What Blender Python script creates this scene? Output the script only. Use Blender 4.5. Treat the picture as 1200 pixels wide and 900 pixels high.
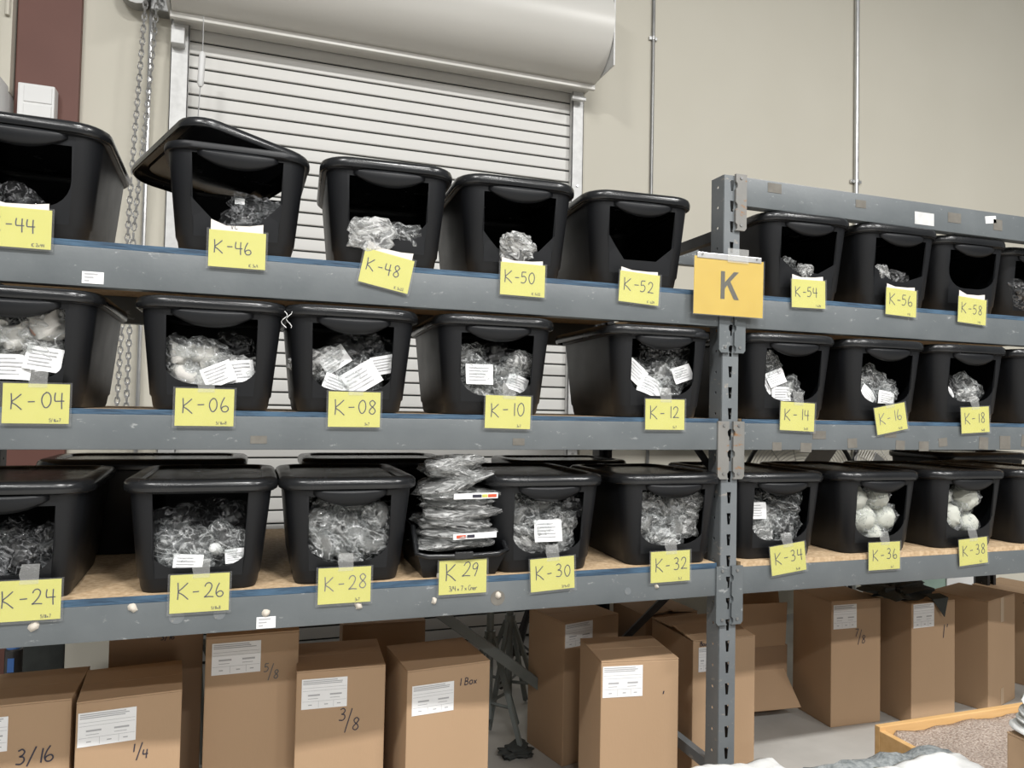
import bpy, bmesh, math, random
from mathutils import Vector, Matrix, noise
from mathutils.geometry import tessellate_polygon
R = math.radians
random.seed(7)
S = bpy.context.scene
for o in list(bpy.data.objects): bpy.data.objects.remove(o)

# ------------------------------------------------------------------ camera
cam = bpy.data.cameras.new('camera'); cam.sensor_width = 36; cam.lens = 36*870/1200
cam.clip_start = .02; cam.clip_end = 60
co = bpy.data.objects.new('camera', cam); S.collection.objects.link(co)
def camera_matrix():
    f = 870.
    dx = Vector(((3130-600)/f, (528-450)/f, 1)).normalized()
    lean = .02
    up = Vector((lean, -1, -(lean*dx.x-dx.y)/dx.z)).normalized()
    yy = up.cross(dx)
    M = Matrix((dx, yy, up))                      # world = M @ cam(x right, y down, z forward)
    r, d, fw = M.col[0], M.col[1], M.col[2]
    return Matrix(((r.x, -d.x, -fw.x, 0), (r.y, -d.y, -fw.y, -2.25), (r.z, -d.z, -fw.z, 1.5), (0, 0, 0, 1)))
co.matrix_world = camera_matrix()
S.camera = co

# ------------------------------------------------------------------ world, lamps, exposure
w = bpy.data.worlds.new('world'); S.world = w; w.use_nodes = True
bg = w.node_tree.nodes['Background']; bg.inputs[0].default_value = (.93, .97, 1, 1); bg.inputs[1].default_value = .125
S.view_settings.view_transform = 'Standard'; S.view_settings.look = 'None'
S.view_settings.exposure = 0.52; S.view_settings.gamma = 1; S.view_settings.use_curve_mapping = False
LAMPS = [(-2.6, -3.9, 6.3, 215), (1.0, -3.9, 6.3, 215), (4.6, -3.9, 6.3, 215), (-1.4, -7.8, 6.3, 190), (2.4, -7.8, 6.3, 190), (6.2, -7.8, 6.3, 190), (1.0, -11.6, 6.3, 150), (4.8, -11.6, 6.3, 150)]
for (lx, ly, lz, lw) in LAMPS:
    L = bpy.data.lights.new('high_bay_light', 'AREA'); L.shape = 'RECTANGLE'; L.size = 1.2; L.size_y = .3
    L.energy = lw; L.color = (1, .99, .968)
    lo = bpy.data.objects.new('high_bay_light', L); S.collection.objects.link(lo); lo.location = (lx, ly, lz)

# ------------------------------------------------------------------ helpers
COL = S.collection
def link(name, me, parent=None, loc=None, rot=None):
    o = bpy.data.objects.new(name, me); COL.objects.link(o)
    if parent is not None: o.parent = parent
    if loc is not None: o.location = loc
    if rot is not None: o.rotation_euler = rot
    return o
def tag(o, label=None, cat=None, group=None, kind=None):
    if label: o['label'] = label
    if cat: o['category'] = cat
    if group: o['group'] = group
    if kind: o['kind'] = kind
    return o
def empty(name, loc=(0, 0, 0), rz=0, label=None, cat=None, group=None):
    o = link(name, None, None, loc, (0, 0, rz)); o.empty_display_size = .05
    return tag(o, label, cat, group)
class MB:
    def __init__(s): s.v = []; s.f = []
    def add(s, vs, fs):
        n = len(s.v); s.v += [tuple(p) for p in vs]; s.f += [tuple(i+n for i in f) for f in fs]; return s
    def box(s, x0, x1, y0, y1, z0, z1, M=None):
        vs = [Vector((x, y, z)) for z in (z0, z1) for y in (y0, y1) for x in (x0, x1)]
        if M is not None: vs = [M @ p for p in vs]
        return s.add(vs, [(0, 2, 3, 1), (4, 5, 7, 6), (0, 1, 5, 4), (2, 6, 7, 3), (0, 4, 6, 2), (1, 3, 7, 5)])
    def prism(s, poly, y0, y1):           # polygon in (x,z), extruded in y
        n = len(poly); vs = [(x, y0, z) for x, z in poly]+[(x, y1, z) for x, z in poly]
        fs = [tuple(range(n)), tuple(range(2*n-1, n-1, -1))]+[(i, i+n, (i+1) % n+n, (i+1) % n) for i in range(n)]
        return s.add(vs, fs)
    def tube(s, pts, r, n=10, closed=False, caps=True):
        pts = [Vector(p) for p in pts]; m = len(pts); rings = []
        for i, p in enumerate(pts):
            a = pts[(i-1) % m] if (closed or i > 0) else p
            b = pts[(i+1) % m] if (closed or i < m-1) else p
            t = (b-a).normalized()
            ref = Vector((0, 0, 1)) if abs(t.z) < .9 else Vector((1, 0, 0))
            u = t.cross(ref).normalized(); v = t.cross(u)
            rr = r[i] if isinstance(r, (list, tuple)) else r
            rings.append([p+u*rr*math.cos(2*math.pi*k/n)+v*rr*math.sin(2*math.pi*k/n) for k in range(n)])
        fs = []
        for i in range(m if closed else m-1):
            j = (i+1) % m
            for k in range(n): fs.append((i*n+k, i*n+(k+1) % n, j*n+(k+1) % n, j*n+k))
        if caps and not closed: fs += [tuple(range(n-1, -1, -1)), tuple((m-1)*n+k for k in range(n))]
        return s.add([q for r_ in rings for q in r_], fs)
    def mesh(s, name, mat, smooth=None, bevel=0, weld=False):
        me = bpy.data.meshes.new(name); me.from_pydata(s.v, [], s.f)
        bm = bmesh.new(); bm.from_mesh(me)
        if weld: bmesh.ops.remove_doubles(bm, verts=bm.verts, dist=1e-5)
        if bevel:
            bmesh.ops.bevel(bm, geom=list(bm.edges), offset=bevel, segments=2, affect='EDGES', profile=.6, clamp_overlap=True)
        bmesh.ops.recalc_face_normals(bm, faces=bm.faces)
        bm.to_mesh(me); bm.free()
        if mat: me.materials.append(mat)
        if smooth is not None:
            for p in me.polygons: p.use_smooth = True
            me.set_sharp_from_angle(angle=R(smooth))
        me.update(); return me
    def build(s, name, mat, parent=None, loc=None, rot=None, smooth=None, bevel=0, weld=False):
        return link(name, s.mesh(name, mat, smooth, bevel, weld), parent, loc, rot)
def BX(x0, x1, y0, y1, z0, z1, M=None): return MB().box(x0, x1, y0, y1, z0, z1, M)
def solid(o, t, off=-1):
    m = o.modifiers.new('thickness', 'SOLIDIFY'); m.thickness = t; m.offset = off; return o

# ------------------------------------------------------------------ materials
def pmat(name, col, rough=.5, col2=None, nscale=8, namt=.5, metal=0, bump=0, bscale=40, stretch=None, spec=.5, rvar=0, coat=0):
    m = bpy.data.materials.new(name); m.use_nodes = True; nt = m.node_tree; b = nt.nodes['Principled BSDF']
    b.inputs['Base Color'].default_value = (*col, 1); b.inputs['Roughness'].default_value = rough
    b.inputs['Metallic'].default_value = metal; b.inputs['Specular IOR Level'].default_value = spec
    if coat: b.inputs['Coat Weight'].default_value = coat; b.inputs['Coat Roughness'].default_value = .12
    tc = nt.nodes.new('ShaderNodeTexCoord'); vec = tc.outputs['Object']
    if stretch:
        mp = nt.nodes.new('ShaderNodeMapping'); mp.inputs['Scale'].default_value = stretch
        nt.links.new(vec, mp.inputs[0]); vec = mp.outputs[0]
    if col2:
        n = nt.nodes.new('ShaderNodeTexNoise'); n.inputs['Scale'].default_value = nscale; n.inputs['Detail'].default_value = 6
        nt.links.new(vec, n.inputs['Vector'])
        rp = nt.nodes.new('ShaderNodeValToRGB')
        rp.color_ramp.elements[0].position = .5-namt/2; rp.color_ramp.elements[1].position = .5+namt/2
        rp.color_ramp.elements[0].color = (*col, 1); rp.color_ramp.elements[1].color = (*col2, 1)
        nt.links.new(n.outputs['Fac'], rp.inputs[0]); nt.links.new(rp.outputs[0], b.inputs['Base Color'])
    if bump:
        n2 = nt.nodes.new('ShaderNodeTexNoise'); n2.inputs['Scale'].default_value = bscale; n2.inputs['Detail'].default_value = 4
        nt.links.new(vec, n2.inputs['Vector'])
        bp = nt.nodes.new('ShaderNodeBump'); bp.inputs['Strength'].default_value = bump; bp.inputs['Distance'].default_value = .01
        nt.links.new(n2.outputs['Fac'], bp.inputs['Height']); nt.links.new(bp.outputs[0], b.inputs['Normal'])
    if rvar:
        n3 = nt.nodes.new('ShaderNodeTexNoise'); n3.inputs['Scale'].default_value = nscale*2; n3.inputs['Detail'].default_value = 5
        nt.links.new(tc.outputs['Object'], n3.inputs['Vector'])
        mr = nt.nodes.new('ShaderNodeMapRange'); mr.inputs[3].default_value = rough-rvar; mr.inputs[4].default_value = rough+rvar
        nt.links.new(n3.outputs['Fac'], mr.inputs[0]); nt.links.new(mr.outputs[0], b.inputs['Roughness'])
    return m
def worn_steel(name, base, dark, pale, thr=.66):
    """grey paint with blotches, pale scratches and chips"""
    m = pmat(name, base, .42, dark, 5, .5, rvar=.1, bump=.05, bscale=60)
    nt = m.node_tree; b = nt.nodes['Principled BSDF']; src = b.inputs['Base Color'].links[0].from_socket
    tc = nt.nodes.new('ShaderNodeTexCoord'); mp = nt.nodes.new('ShaderNodeMapping'); mp.inputs['Scale'].default_value = (1, 1, 2.2)
    nt.links.new(tc.outputs['Object'], mp.inputs[0])
    n = nt.nodes.new('ShaderNodeTexNoise'); n.inputs['Scale'].default_value = 19; n.inputs['Detail'].default_value = 9; n.inputs['Roughness'].default_value = .72
    nt.links.new(mp.outputs[0], n.inputs['Vector'])
    rp = nt.nodes.new('ShaderNodeValToRGB'); rp.color_ramp.elements[0].position = thr; rp.color_ramp.elements[1].position = thr+.05
    nt.links.new(n.outputs['Fac'], rp.inputs[0])
    mx = nt.nodes.new('ShaderNodeMix'); mx.data_type = 'RGBA'; mx.inputs['B'].default_value = (*pale, 1)
    nt.links.new(rp.outputs[0], mx.inputs['Factor']); nt.links.new(src, mx.inputs['A']); nt.links.new(mx.outputs['Result'], b.inputs['Base Color'])
    return m
def film_mat(name, tint, amount, crease_highlight, rough=.12, scale=3.2, sharp=11):
    """clear crinkled plastic film: see-through, with crease highlights painted in as pale veins"""
    m = bpy.data.materials.new(name); m.use_nodes = True; nt = m.node_tree; nt.nodes.clear()
    out = nt.nodes.new('ShaderNodeOutputMaterial'); mix = nt.nodes.new('ShaderNodeMixShader')
    tr = nt.nodes.new('ShaderNodeBsdfTransparent'); tr.inputs[0].default_value = (.97, .98, .98, 1)
    p = nt.nodes.new('ShaderNodeBsdfPrincipled'); p.inputs['Base Color'].default_value = (*tint, 1)
    p.inputs['Roughness'].default_value = rough; p.inputs['Specular IOR Level'].default_value = 1.0
    tc = nt.nodes.new('ShaderNodeTexCoord')
    n = nt.nodes.new('ShaderNodeTexNoise'); n.inputs['Scale'].default_value = scale; n.inputs['Detail'].default_value = 3; n.inputs['Distortion'].default_value = 1.6
    nt.links.new(tc.outputs['Object'], n.inputs['Vector'])
    def math_(op, a, b):
        q = nt.nodes.new('ShaderNodeMath'); q.operation = op
        for i, v in enumerate((a, b)):
            if v is None: continue
            if isinstance(v, (int, float)): q.inputs[i].default_value = v
            else: nt.links.new(v, q.inputs[i])
        return q.outputs[0]
    d = math_('ABSOLUTE', math_('SUBTRACT', n.outputs['Fac'], .5), None)
    mr = nt.nodes.new('ShaderNodeMapRange'); nt.links.new(d, mr.inputs[0])
    mr.inputs[1].default_value = 0; mr.inputs[2].default_value = 1/sharp; mr.inputs[3].default_value = crease_highlight; mr.inputs[4].default_value = amount  # veins turn paler along the folds, painted in place of wrinkle highlights
    bp = nt.nodes.new('ShaderNodeBump'); bp.inputs['Strength'].default_value = 1; bp.inputs['Distance'].default_value = .02
    nt.links.new(n.outputs['Fac'], bp.inputs['Height']); nt.links.new(bp.outputs[0], p.inputs['Normal'])
    nt.links.new(mr.outputs[0], mix.inputs[0])
    nt.links.new(tr.outputs[0], mix.inputs[1]); nt.links.new(p.outputs[0], mix.inputs[2]); nt.links.new(mix.outputs[0], out.inputs[0])
    return m
def sheet_mat(name, gloss):
    m = bpy.data.materials.new(name); m.use_nodes = True; nt = m.node_tree; nt.nodes.clear()
    out = nt.nodes.new('ShaderNodeOutputMaterial'); mix = nt.nodes.new('ShaderNodeMixShader'); mix.inputs[0].default_value = gloss
    tr = nt.nodes.new('ShaderNodeBsdfTransparent'); g = nt.nodes.new('ShaderNodeBsdfPrincipled')
    g.inputs['Base Color'].default_value = (.7, .7, .68, 1); g.inputs['Roughness'].default_value = .15
    tc = nt.nodes.new('ShaderNodeTexCoord'); n = nt.nodes.new('ShaderNodeTexNoise'); n.inputs['Scale'].default_value = 25
    nt.links.new(tc.outputs['Object'], n.inputs['Vector'])
    bp = nt.nodes.new('ShaderNodeBump'); bp.inputs['Strength'].default_value = .35; bp.inputs['Distance'].default_value = .01
    nt.links.new(n.outputs['Fac'], bp.inputs['Height']); nt.links.new(bp.outputs[0], g.inputs['Normal'])
    nt.links.new(tr.outputs[0], mix.inputs[1]); nt.links.new(g.outputs[0], mix.inputs[2]); nt.links.new(mix.outputs[0], out.inputs[0])
    return m
M_ = {}
M_['tote'] = pmat('tote_plastic', (.0062, .0069, .0082), .42, (.0095, .010, .0117), 6, .6, rvar=.07, bump=.03, bscale=220, spec=.30)
M_['lid'] = pmat('lid_plastic', (.0075, .008, .009), .25, (.015, .0155, .0165), 5, .6, rvar=.08, bump=.02, bscale=150)
M_['steel'] = worn_steel('grey_beam_paint', (.094, .106, .112), (.132, .145, .151), (.26, .27, .27), .61)
M_['post'] = worn_steel('grey_post_paint', (.120, .133, .141), (.165, .178, .186), (.27, .25, .22), .60)
M_['rust'] = worn_steel('rusty_bracket_steel', (.16, .16, .152), (.225, .215, .20), (.23, .13, .065), .56)
M_['blacksteel'] = pmat('black_brace_steel', (.012, .012, .013), .5, (.03, .03, .03), 10, .5)
M_['osb'] = pmat('particle_board', (.40, .27, .15), .8, (.58, .43, .27), 60, .35, bump=.15, bscale=120)
M_['blue'] = pmat('blue_edge_paint', (.018, .042, .075), .7, (.05, .105, .17), 26, .35, stretch=(.35, 1, 3), bump=.3, bscale=90)
M_['wall'] = pmat('beige_wall_paint', (.585, .555, .47), .75, (.625, .595, .51), 1.3, .6, bump=.03, bscale=14)
M_['floor'] = pmat('grey_concrete', (.34, .325, .30), .62, (.50, .485, .455), 2.6, .5, bump=.08, bscale=30)
M_['slat'] = pmat('door_slat_paint', (.66, .65, .62), .42, (.72, .71, .68), 3, .6, stretch=(.3, 1, 6))
M_['hood'] = pmat('door_hood_paint', (.60, .585, .545), .34, (.64, .625, .585), 2, .6)
M_['jamb'] = pmat('galvanized_guide', (.56, .56, .55), .45, (.66, .66, .65), 30, .4, metal=.15)
M_['red'] = pmat('red_oxide_column', (.125, .050, .037), .6, (.145, .060, .045), 4, .6)
M_['zinc'] = pmat('zinc_metal', (.50, .50, .50), .34, (.62, .62, .61), 12, .5, metal=.75)
M_['darkzinc'] = pmat('dull_zinc', (.22, .22, .22), .4, (.30, .30, .29), 12, .5, metal=.6)
M_['white'] = pmat('white_plastic', (.72, .72, .71), .5, (.78, .78, .77), 6, .5)
M_['paper'] = pmat('white_paper', (.78, .78, .78), .7, (.83, .83, .83), 9, .5)
M_['oldpaper'] = pmat('aged_white_paper', (.64, .60, .56), .75, (.70, .66, .62), 12, .5)
M_['yellow'] = pmat('yellow_card', (.50, .48, .095), .6, (.535, .513, .12), 10, .5)
M_['sign'] = pmat('golden_sign_paper', (.49, .325, .022), .5, (.53, .36, .032), 14, .5)
M_['ink'] = pmat('black_marker_ink', (.03, .028, .045), .5)
M_['inkgrey'] = pmat('faded_marker_ink', (.13, .12, .11), .5)
M_['print'] = pmat('grey_print', (.40, .40, .41), .7)
M_['signink'] = pmat('grey_sign_print', (.055, .05, .035), .5)
M_['card'] = pmat('cardboard', (.375, .247, .145), .8, (.415, .277, .168), 3, .6, stretch=(1, 1, .4), bump=.05, bscale=120)
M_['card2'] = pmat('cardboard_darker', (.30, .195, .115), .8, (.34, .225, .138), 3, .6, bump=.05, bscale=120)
M_['tape'] = pmat('brown_packing_tape', (.40, .28, .17), .28, (.44, .31, .19), 8, .5)
M_['film'] = film_mat('clear_film', (.55, .56, .56), .08, .55, .10, 1.25, 16)
M_['milky'] = film_mat('milky_film', (.62, .62, .61), .20, .72, .14, 1.2, 11)
M_['darkfilm'] = film_mat('dim_film', (.34, .34, .35), .03, .42, .08, 1.2, 26)
M_['sleeve'] = sheet_mat('clear_sleeve', .05)
M_['cleartape'] = sheet_mat('clear_tape', .2)
M_['coil'] = pmat('braided_grey_steel', (.20, .20, .195), .35, (.42, .42, .41), 90, .3, metal=.55, bump=.6, bscale=160)
M_['darkpart'] = pmat('black_fitting', (.018, .018, .019), .35, (.05, .05, .05), 20, .5)
M_['greypart'] = pmat('grey_fitting', (.17, .17, .165), .4, (.27, .27, .26), 24, .5, metal=.4)
M_['cloth'] = pmat('off_white_fabric_part', (.50, .485, .45), .8, (.62, .60, .565), 26, .5, bump=.4, bscale=70)
M_['copper'] = pmat('copper_part', (.26, .11, .06), .4, (.34, .16, .09), 16, .5, metal=.5)
M_['net'] = pmat('white_cord_net', (.60, .61, .54), .7, (.72, .73, .66), 40, .4, bump=.6, bscale=90)
M_['wood'] = pmat('pine_board', (.55, .32, .12), .55, (.66, .42, .19), 5, .5, stretch=(1, 8, 8))
M_['carpet'] = pmat('woven_carpet', (.23, .17, .135), .95, (.48, .40, .34), 150, .3, bump=.7, bscale=170)
M_['felt'] = pmat('grey_felt', (.13, .145, .15), .95, (.30, .315, .315), 60, .4, bump=.5, bscale=90)
M_['rag'] = pmat('dark_grey_cloth', (.028, .032, .03), .9, (.05, .055, .052), 14, .5)
M_['stand'] = pmat('grey_green_stand_paint', (.13, .15, .145), .45, (.19, .21, .205), 9, .5)
M_['bluelab'] = pmat('blue_print', (.05, .15, .45), .5, (.07, .2, .52), 15, .5)
M_['green'] = pmat('pale_green_enamel', (.25, .36, .30), .5, (.31, .42, .36), 6, .5)
M_['guard'] = pmat('fan_guard_wire', (.42, .40, .37), .4, (.50, .48, .45), 12, .5, metal=.3)
M_['putty'] = pmat('dried_glue', (.48, .43, .36), .7, (.58, .53, .46), 30, .5)
M_['residue'] = pmat('tape_residue', (.11, .10, .085), .8, (.17, .16, .14), 25, .5)
M_['yred'] = pmat('red_print', (.55, .08, .03), .5)

# ------------------------------------------------------------------ handwriting strokes (x 0..0.6, z 0..1)
G = {
 'K': [[(.02, 1.02), (.05, .5), (.03, 0)], [(.58, .98), (.3, .7), (.06, .46), (.3, .28), (.62, -.02)]],
 '-': [[(.08, .48), (.46, .5)]],
 '0': [[(.32, 1), (.12, .8), (.05, .45), (.18, .08), (.36, .03), (.54, .3), (.55, .7), (.42, .95), (.26, .98)]],
 '1': [[(.3, 1), (.29, .5), (.3, 0)]],
 '2': [[(.05, .74), (.15, .94), (.36, .99), (.5, .8), (.42, .5), (.2, .18), (.02, .02)], [(.02, .02), (.3, .05), (.62, .02)]],
 '3': [[(.08, .9), (.3, 1), (.47, .83), (.38, .6), (.2, .52)], [(.2, .52), (.45, .46), (.52, .22), (.35, .02), (.05, .05)]],
 '4': [[(.1, 1), (.06, .72), (.08, .46)], [(.08, .46), (.35, .47), (.6, .48)], [(.46, 1), (.45, .5), (.47, -.03)]],
 '5': [[(.52, 1), (.14, .98)], [(.14, .98), (.11, .56)], [(.11, .56), (.36, .62), (.53, .4), (.42, .1), (.2, .01), (.04, .08)]],
 '6': [[(.3, 1), (.14, .66), (.07, .3), (.2, .03), (.44, .02), (.56, .22), (.42, .4), (.2, .34), (.1, .2)]],
 '7': [[(.04, .96), (.52, 1)], [(.52, 1), (.34, .5), (.2, 0)]],
 '8': [[(.5, .84), (.32, 1), (.12, .84), (.2, .62), (.42, .42), (.52, .2), (.34, 0), (.12, .1), (.12, .3), (.34, .54), (.5, .76), (.5, .86)]],
 '9': [[(.5, .8), (.34, 1), (.12, .84), (.16, .58), (.38, .56), (.5, .8)], [(.5, .8), (.46, .4), (.36, 0)]],
 '/': [[(.46, 1.06), (.1, -.14)]],
 'x': [[(.08, .5), (.46, .04)], [(.46, .5), (.08, .04)]],
 'C': [[(.5, .86), (.34, 1), (.1, .76), (.08, .3), (.28, .02), (.54, .16)]],
 'V': [[(.05, 1), (.3, 0)], [(.3, 0), (.55, 1)]],
 'o': [[(.3, .55), (.1, .4), (.12, .12), (.32, .02), (.5, .2), (.46, .46), (.3, .55)]],
 'r': [[(.1, .52), (.12, 0)], [(.12, .32), (.3, .52), (.5, .5)]],
 'n': [[(.08, .52), (.1, 0)], [(.1, .32), (.28, .52), (.46, .4), (.48, 0)]],
 'e': [[(.1, .28), (.46, .32), (.36, .54), (.14, .44), (.1, .16), (.28, .01), (.5, .1)]],
 'B': [[(.08, 1), (.08, 0)], [(.08, 1), (.42, .92), (.4, .6), (.1, .52)], [(.1, .52), (.5, .42), (.48, .08), (.08, 0)]],
 "'": [[(.2, 1.05), (.16, .8)]],
 ' ': [], '.': [[(.2, 0), (.26, .04)]],
}
def smooth_pts(p, k=4):
    if len(p) < 3: return [Vector((*q, 0)).xy for q in p]
    P = [Vector(q) for q in p]; P = [P[0]*2-P[1]]+P+[P[-1]*2-P[-2]]; out = []
    for i in range(1, len(P)-2):
        for j in range(k):
            t = j/k; a, b, c, d = P[i-1:i+3]
            out.append(.5*((2*b)+(c-a)*t+(2*a-5*b+4*c-d)*t*t+(3*b-a-3*c+d)*t**3))
    out.append(P[-2]); return out
def lettering(name, text, mat, parent, x0, z0, h, sw, y, adv=.78, slant=.0, rnd=None):
    """pen strokes as thin raised ribbons on a plane facing -y"""
    rnd = rnd or random; mb = MB(); x = x0
    for ch in text:
        ox, oz, sc = rnd.uniform(-.02, .02)*h, rnd.uniform(-.04, .04)*h, rnd.uniform(.93, 1.06)
        for st in G[ch]:
            p = [Vector((x+ox+(q[0]+slant*q[1])*h*sc, z0+oz+q[1]*h*sc)) for q in smooth_pts(st)]
            n = len(p); L_ = []; R_ = []
            for i in range(n):
                t = (p[min(i+1, n-1)]-p[max(i-1, 0)]); t = t.normalized() if t.length else Vector((1, 0)); q = Vector((-t.y, t.x))*sw*.5
                L_.append((p[i].x+q.x, y, p[i].y+q.y)); R_.append((p[i].x-q.x, y, p[i].y-q.y))
            mb.add(L_+R_, [(i, i+1, n+i+1, n+i) for i in range(n-1)])
        x += (adv if ch not in "-1' " else adv*.66)*h
    return mb.build(name, mat, parent)

# ------------------------------------------------------------------ setting
fl = BX(-7, 12, -13, 2.6, -.1, 0).build('floor', M_['floor']); tag(fl, kind='structure')
WY = 2.35
wb = MB()   # back wall with the door opening left free
wb.box(-6, -.46, WY, WY+.2, 0, 6.6); wb.box(2.0, 2.578, WY, WY+.2, 0, 6.6); wb.box(2.588, 10, WY, WY+.2, 0, 6.6); wb.box(-.46, 2.0, WY, WY+.2, 3.75, 6.6)
wb.box(2.578, 2.588, WY+.012, WY+.2, 0, 6.6)
tag(wb.build('wall_back', M_['wall']), kind='structure')
# roll-up door
door = empty('door_1', (.77, WY, 0)); door['kind'] = 'structure'
def slat_mesh(w, h):
    prof = [(.006, .0045), (-.001, .0052), (-.0045, .009), (-.0055, h*.5), (-.0045, h-.009), (-.001, h-.0052), (.006, h-.0045)]; m = len(prof)
    vs = [(-w/2, y, z) for y, z in prof]+[(w/2, y, z) for y, z in prof]
    fs = [(k, k+1, m+k+1, m+k) for k in range(m-1)]+[(0, m, 2*m-1, m-1)]
    return MB().add(vs, fs).mesh('slat', M_['slat'], smooth=40)
SP = .0775; sm = slat_mesh(2.46, SP)
for k in range(47): link('slat', sm, door, (0, .012, .012+k*SP))
BX(-1.23, 1.23, .020, .026, 0, 3.72).build('groove_shade_sheet', M_['rag'], door)  # dark sheet added behind the slats so their grooves look shaded
for nm, x0, x1 in (('guide_rail', -1.285, -1.19), ('guide_rail', 1.19, 1.272)):
    mb = MB(); mb.box(x0, x1, -.045, -.037, 0, 3.72); mb.box(x0, x0+.006, -.045, .0, 0, 3.72); mb.box(x1-.006, x1, -.045, .0, 0, 3.72)
    g = mb.build(nm, M_['jamb'], door, bevel=.001)
    for z in (1.2, 2.1, 3.0, 3.6):
        MB().tube([((x0+x1)/2, -.052, z), ((x0+x1)/2, -.037, z)], .008, 8).build('bolt_head', M_['zinc'], g)
# coil hood
hood = MB(); prof = []
for k in range(19):
    a = R(-90-k*10) if False else R(-92-k*9.5)
    prof.append((2.19+.31*math.cos(a), 3.955+.315*math.sin(a)))
prof = [(2.34, 3.64)]+prof+[(2.34, 4.27)]
xl, xr = -.50, 2.055; n = len(prof)
hood.add([(xl, y, z) for y, z in prof]+[(xr, y, z) for y, z in prof], [(i, i+1, n+i+1, n+i) for i in range(n-1)]+[tuple(range(n)), tuple(range(2*n-1, n-1, -1))])
hd = empty('trim_1', (0, 0, 0)); hd['kind'] = 'structure'
hood.build('hood_cover', M_['hood'], hd, smooth=35)
BX(xl-.01, xr+.005, 2.165, 2.195, 3.608, 3.648).build('hood_flange', M_['hood'], hd, bevel=.004)
for x0, x1 in ((xl-.025, xl-.005), (xr+.004, xr+.014)):
    br = MB().box(x0, x1, 1.9, 2.34, 3.66, 4.3).build('end_bracket', M_['jamb'], hd, bevel=.002)
    MB().tube([(x0-.01, 1.93, 3.9), (x1+.01, 1.93, 3.9)], .008, 8).build('bolt_head', M_['zinc'], br)
BX(-.51, -.44, 2.24, 2.34, 3.5, 3.6).build('stop_bracket', M_['jamb'], hd, bevel=.004)
BX(1.93, 2.03, 2.24, 2.27, 3.56, 3.585).build('stop_bracket', M_['jamb'], hd, bevel=.004)

# red steel column and what hangs around the door
BX(-1.262, -.962, 2.30, 2.346, 0, 6.5).build('column', M_['red'], tag(empty('red_column', (0, 0, 0)), 'dark red painted steel column left of the roll-up door', 'column'), bevel=.006)
def chain_mesh(paths, pitch, r, wire):
    mb = MB()
    for P in paths:
        d = 0; k = 0; i = 0; P = [Vector(p) for p in P]
        segs = [(P[i], P[i+1]) for i in range(len(P)-1)]
        for a, b in segs:
            L_ = (b-a).length; t = (b-a).normalized(); m = int(L_/pitch)
            for j in range(m):
                c = a+t*(j+.5)*pitch; s = Vector((1, 0, 0)) if (j % 2) else Vector((0, 1, 0)); s = (s-t*s.dot(t)).normalized()
                q = []
                for e in range(8):
                    an = 2*math.pi*e/8; q.append(c+s*r*math.cos(an)+t*pitch*.72*math.sin(an))
                mb.tube(q, wire, 4, closed=True)
    return mb
ch = empty('chain_hoist', (-.6, 2.25, 3.6), 0, 'steel chain loop hanging from its hoist beside the roll-up door', 'chain')
chain_mesh([[(-.03, -.05, .25), (-.075, -.05, -.9), (-.11, -.05, -2.35)], [(.03, -.05, .25), (-.01, -.05, -.5), (-.055, -.05, -1.2), (-.06, -.05, -2.35)]], .034, .0115, .0042).build('chain_links', M_['zinc'], ch)['kind'] = 'stuff'
hs = MB().tube([(-.09, -.02, .17), (-.09, .07, .17)], .09, 20).build('chain_wheel', M_['darkzinc'], ch, smooth=40)
BX(-.02, .09, .0, .09, .07, .3).build('hoist_bracket', M_['darkzinc'], ch, bevel=.006)
MB().tube([(-.02, .06, -3.5), (-.02, .06, .1)], .012, 8).build('guide_tube', M_['zinc'], ch, smooth=40)
pc = empty('pull_cord', (-.335, 2.12, 3.3), 0, 'thin bead chain with white pull handle in front of door', 'pull cord')
MB().tube([(0, 0, .32), (0, 0, .1)], .003, 6).build('cord', M_['zinc'], pc)
MB().tube([(0, 0, .12), (0, 0, .105), (-.005, 0, -.06), (-.005, 0, -.075)], [.008, .017, .017, .01], 12).build('pull_handle', M_['white'], pc, smooth=40)
MB().tube([(-.005, 0, -.07), (-.03, 0, -.8)], .003, 6).build('bead_chain', M_['zinc'], pc)
for x, r, mat, lab, st in ((2.583, .011, 'darkzinc', 'thin grey conduit running up the wall joint right of the door', (4.13, 2.4)), (4.39, .018, 'zinc', 'shiny thick steel conduit on the wall behind the right rack bay', (3.32, 3.12))):
    c = empty('wall_conduit', (x, WY-.004-r, 0), 0, lab, 'conduit')
    MB().tube([(0, 0, .05), (0, 0, 6.4)], r, 12).build('pipe', M_[mat], c, smooth=40)
    for k, z in enumerate(st):
        if k == 0:
            MB().tube([(0, 0, z-.012), (0, 0, z+.012)], r*1.25, 12).build('strap', M_['zinc'], c, smooth=40)
            BX(-r*2.8, r*2.8, -.003, r, z-.012, z+.012).build('strap_ear', M_['zinc'], c, bevel=.002)
        else: MB().tube([(0, 0, z-.06), (0, 0, z+.06)], r*1.3, 12).build('coupling', M_['darkzinc'], c, smooth=40)
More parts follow.
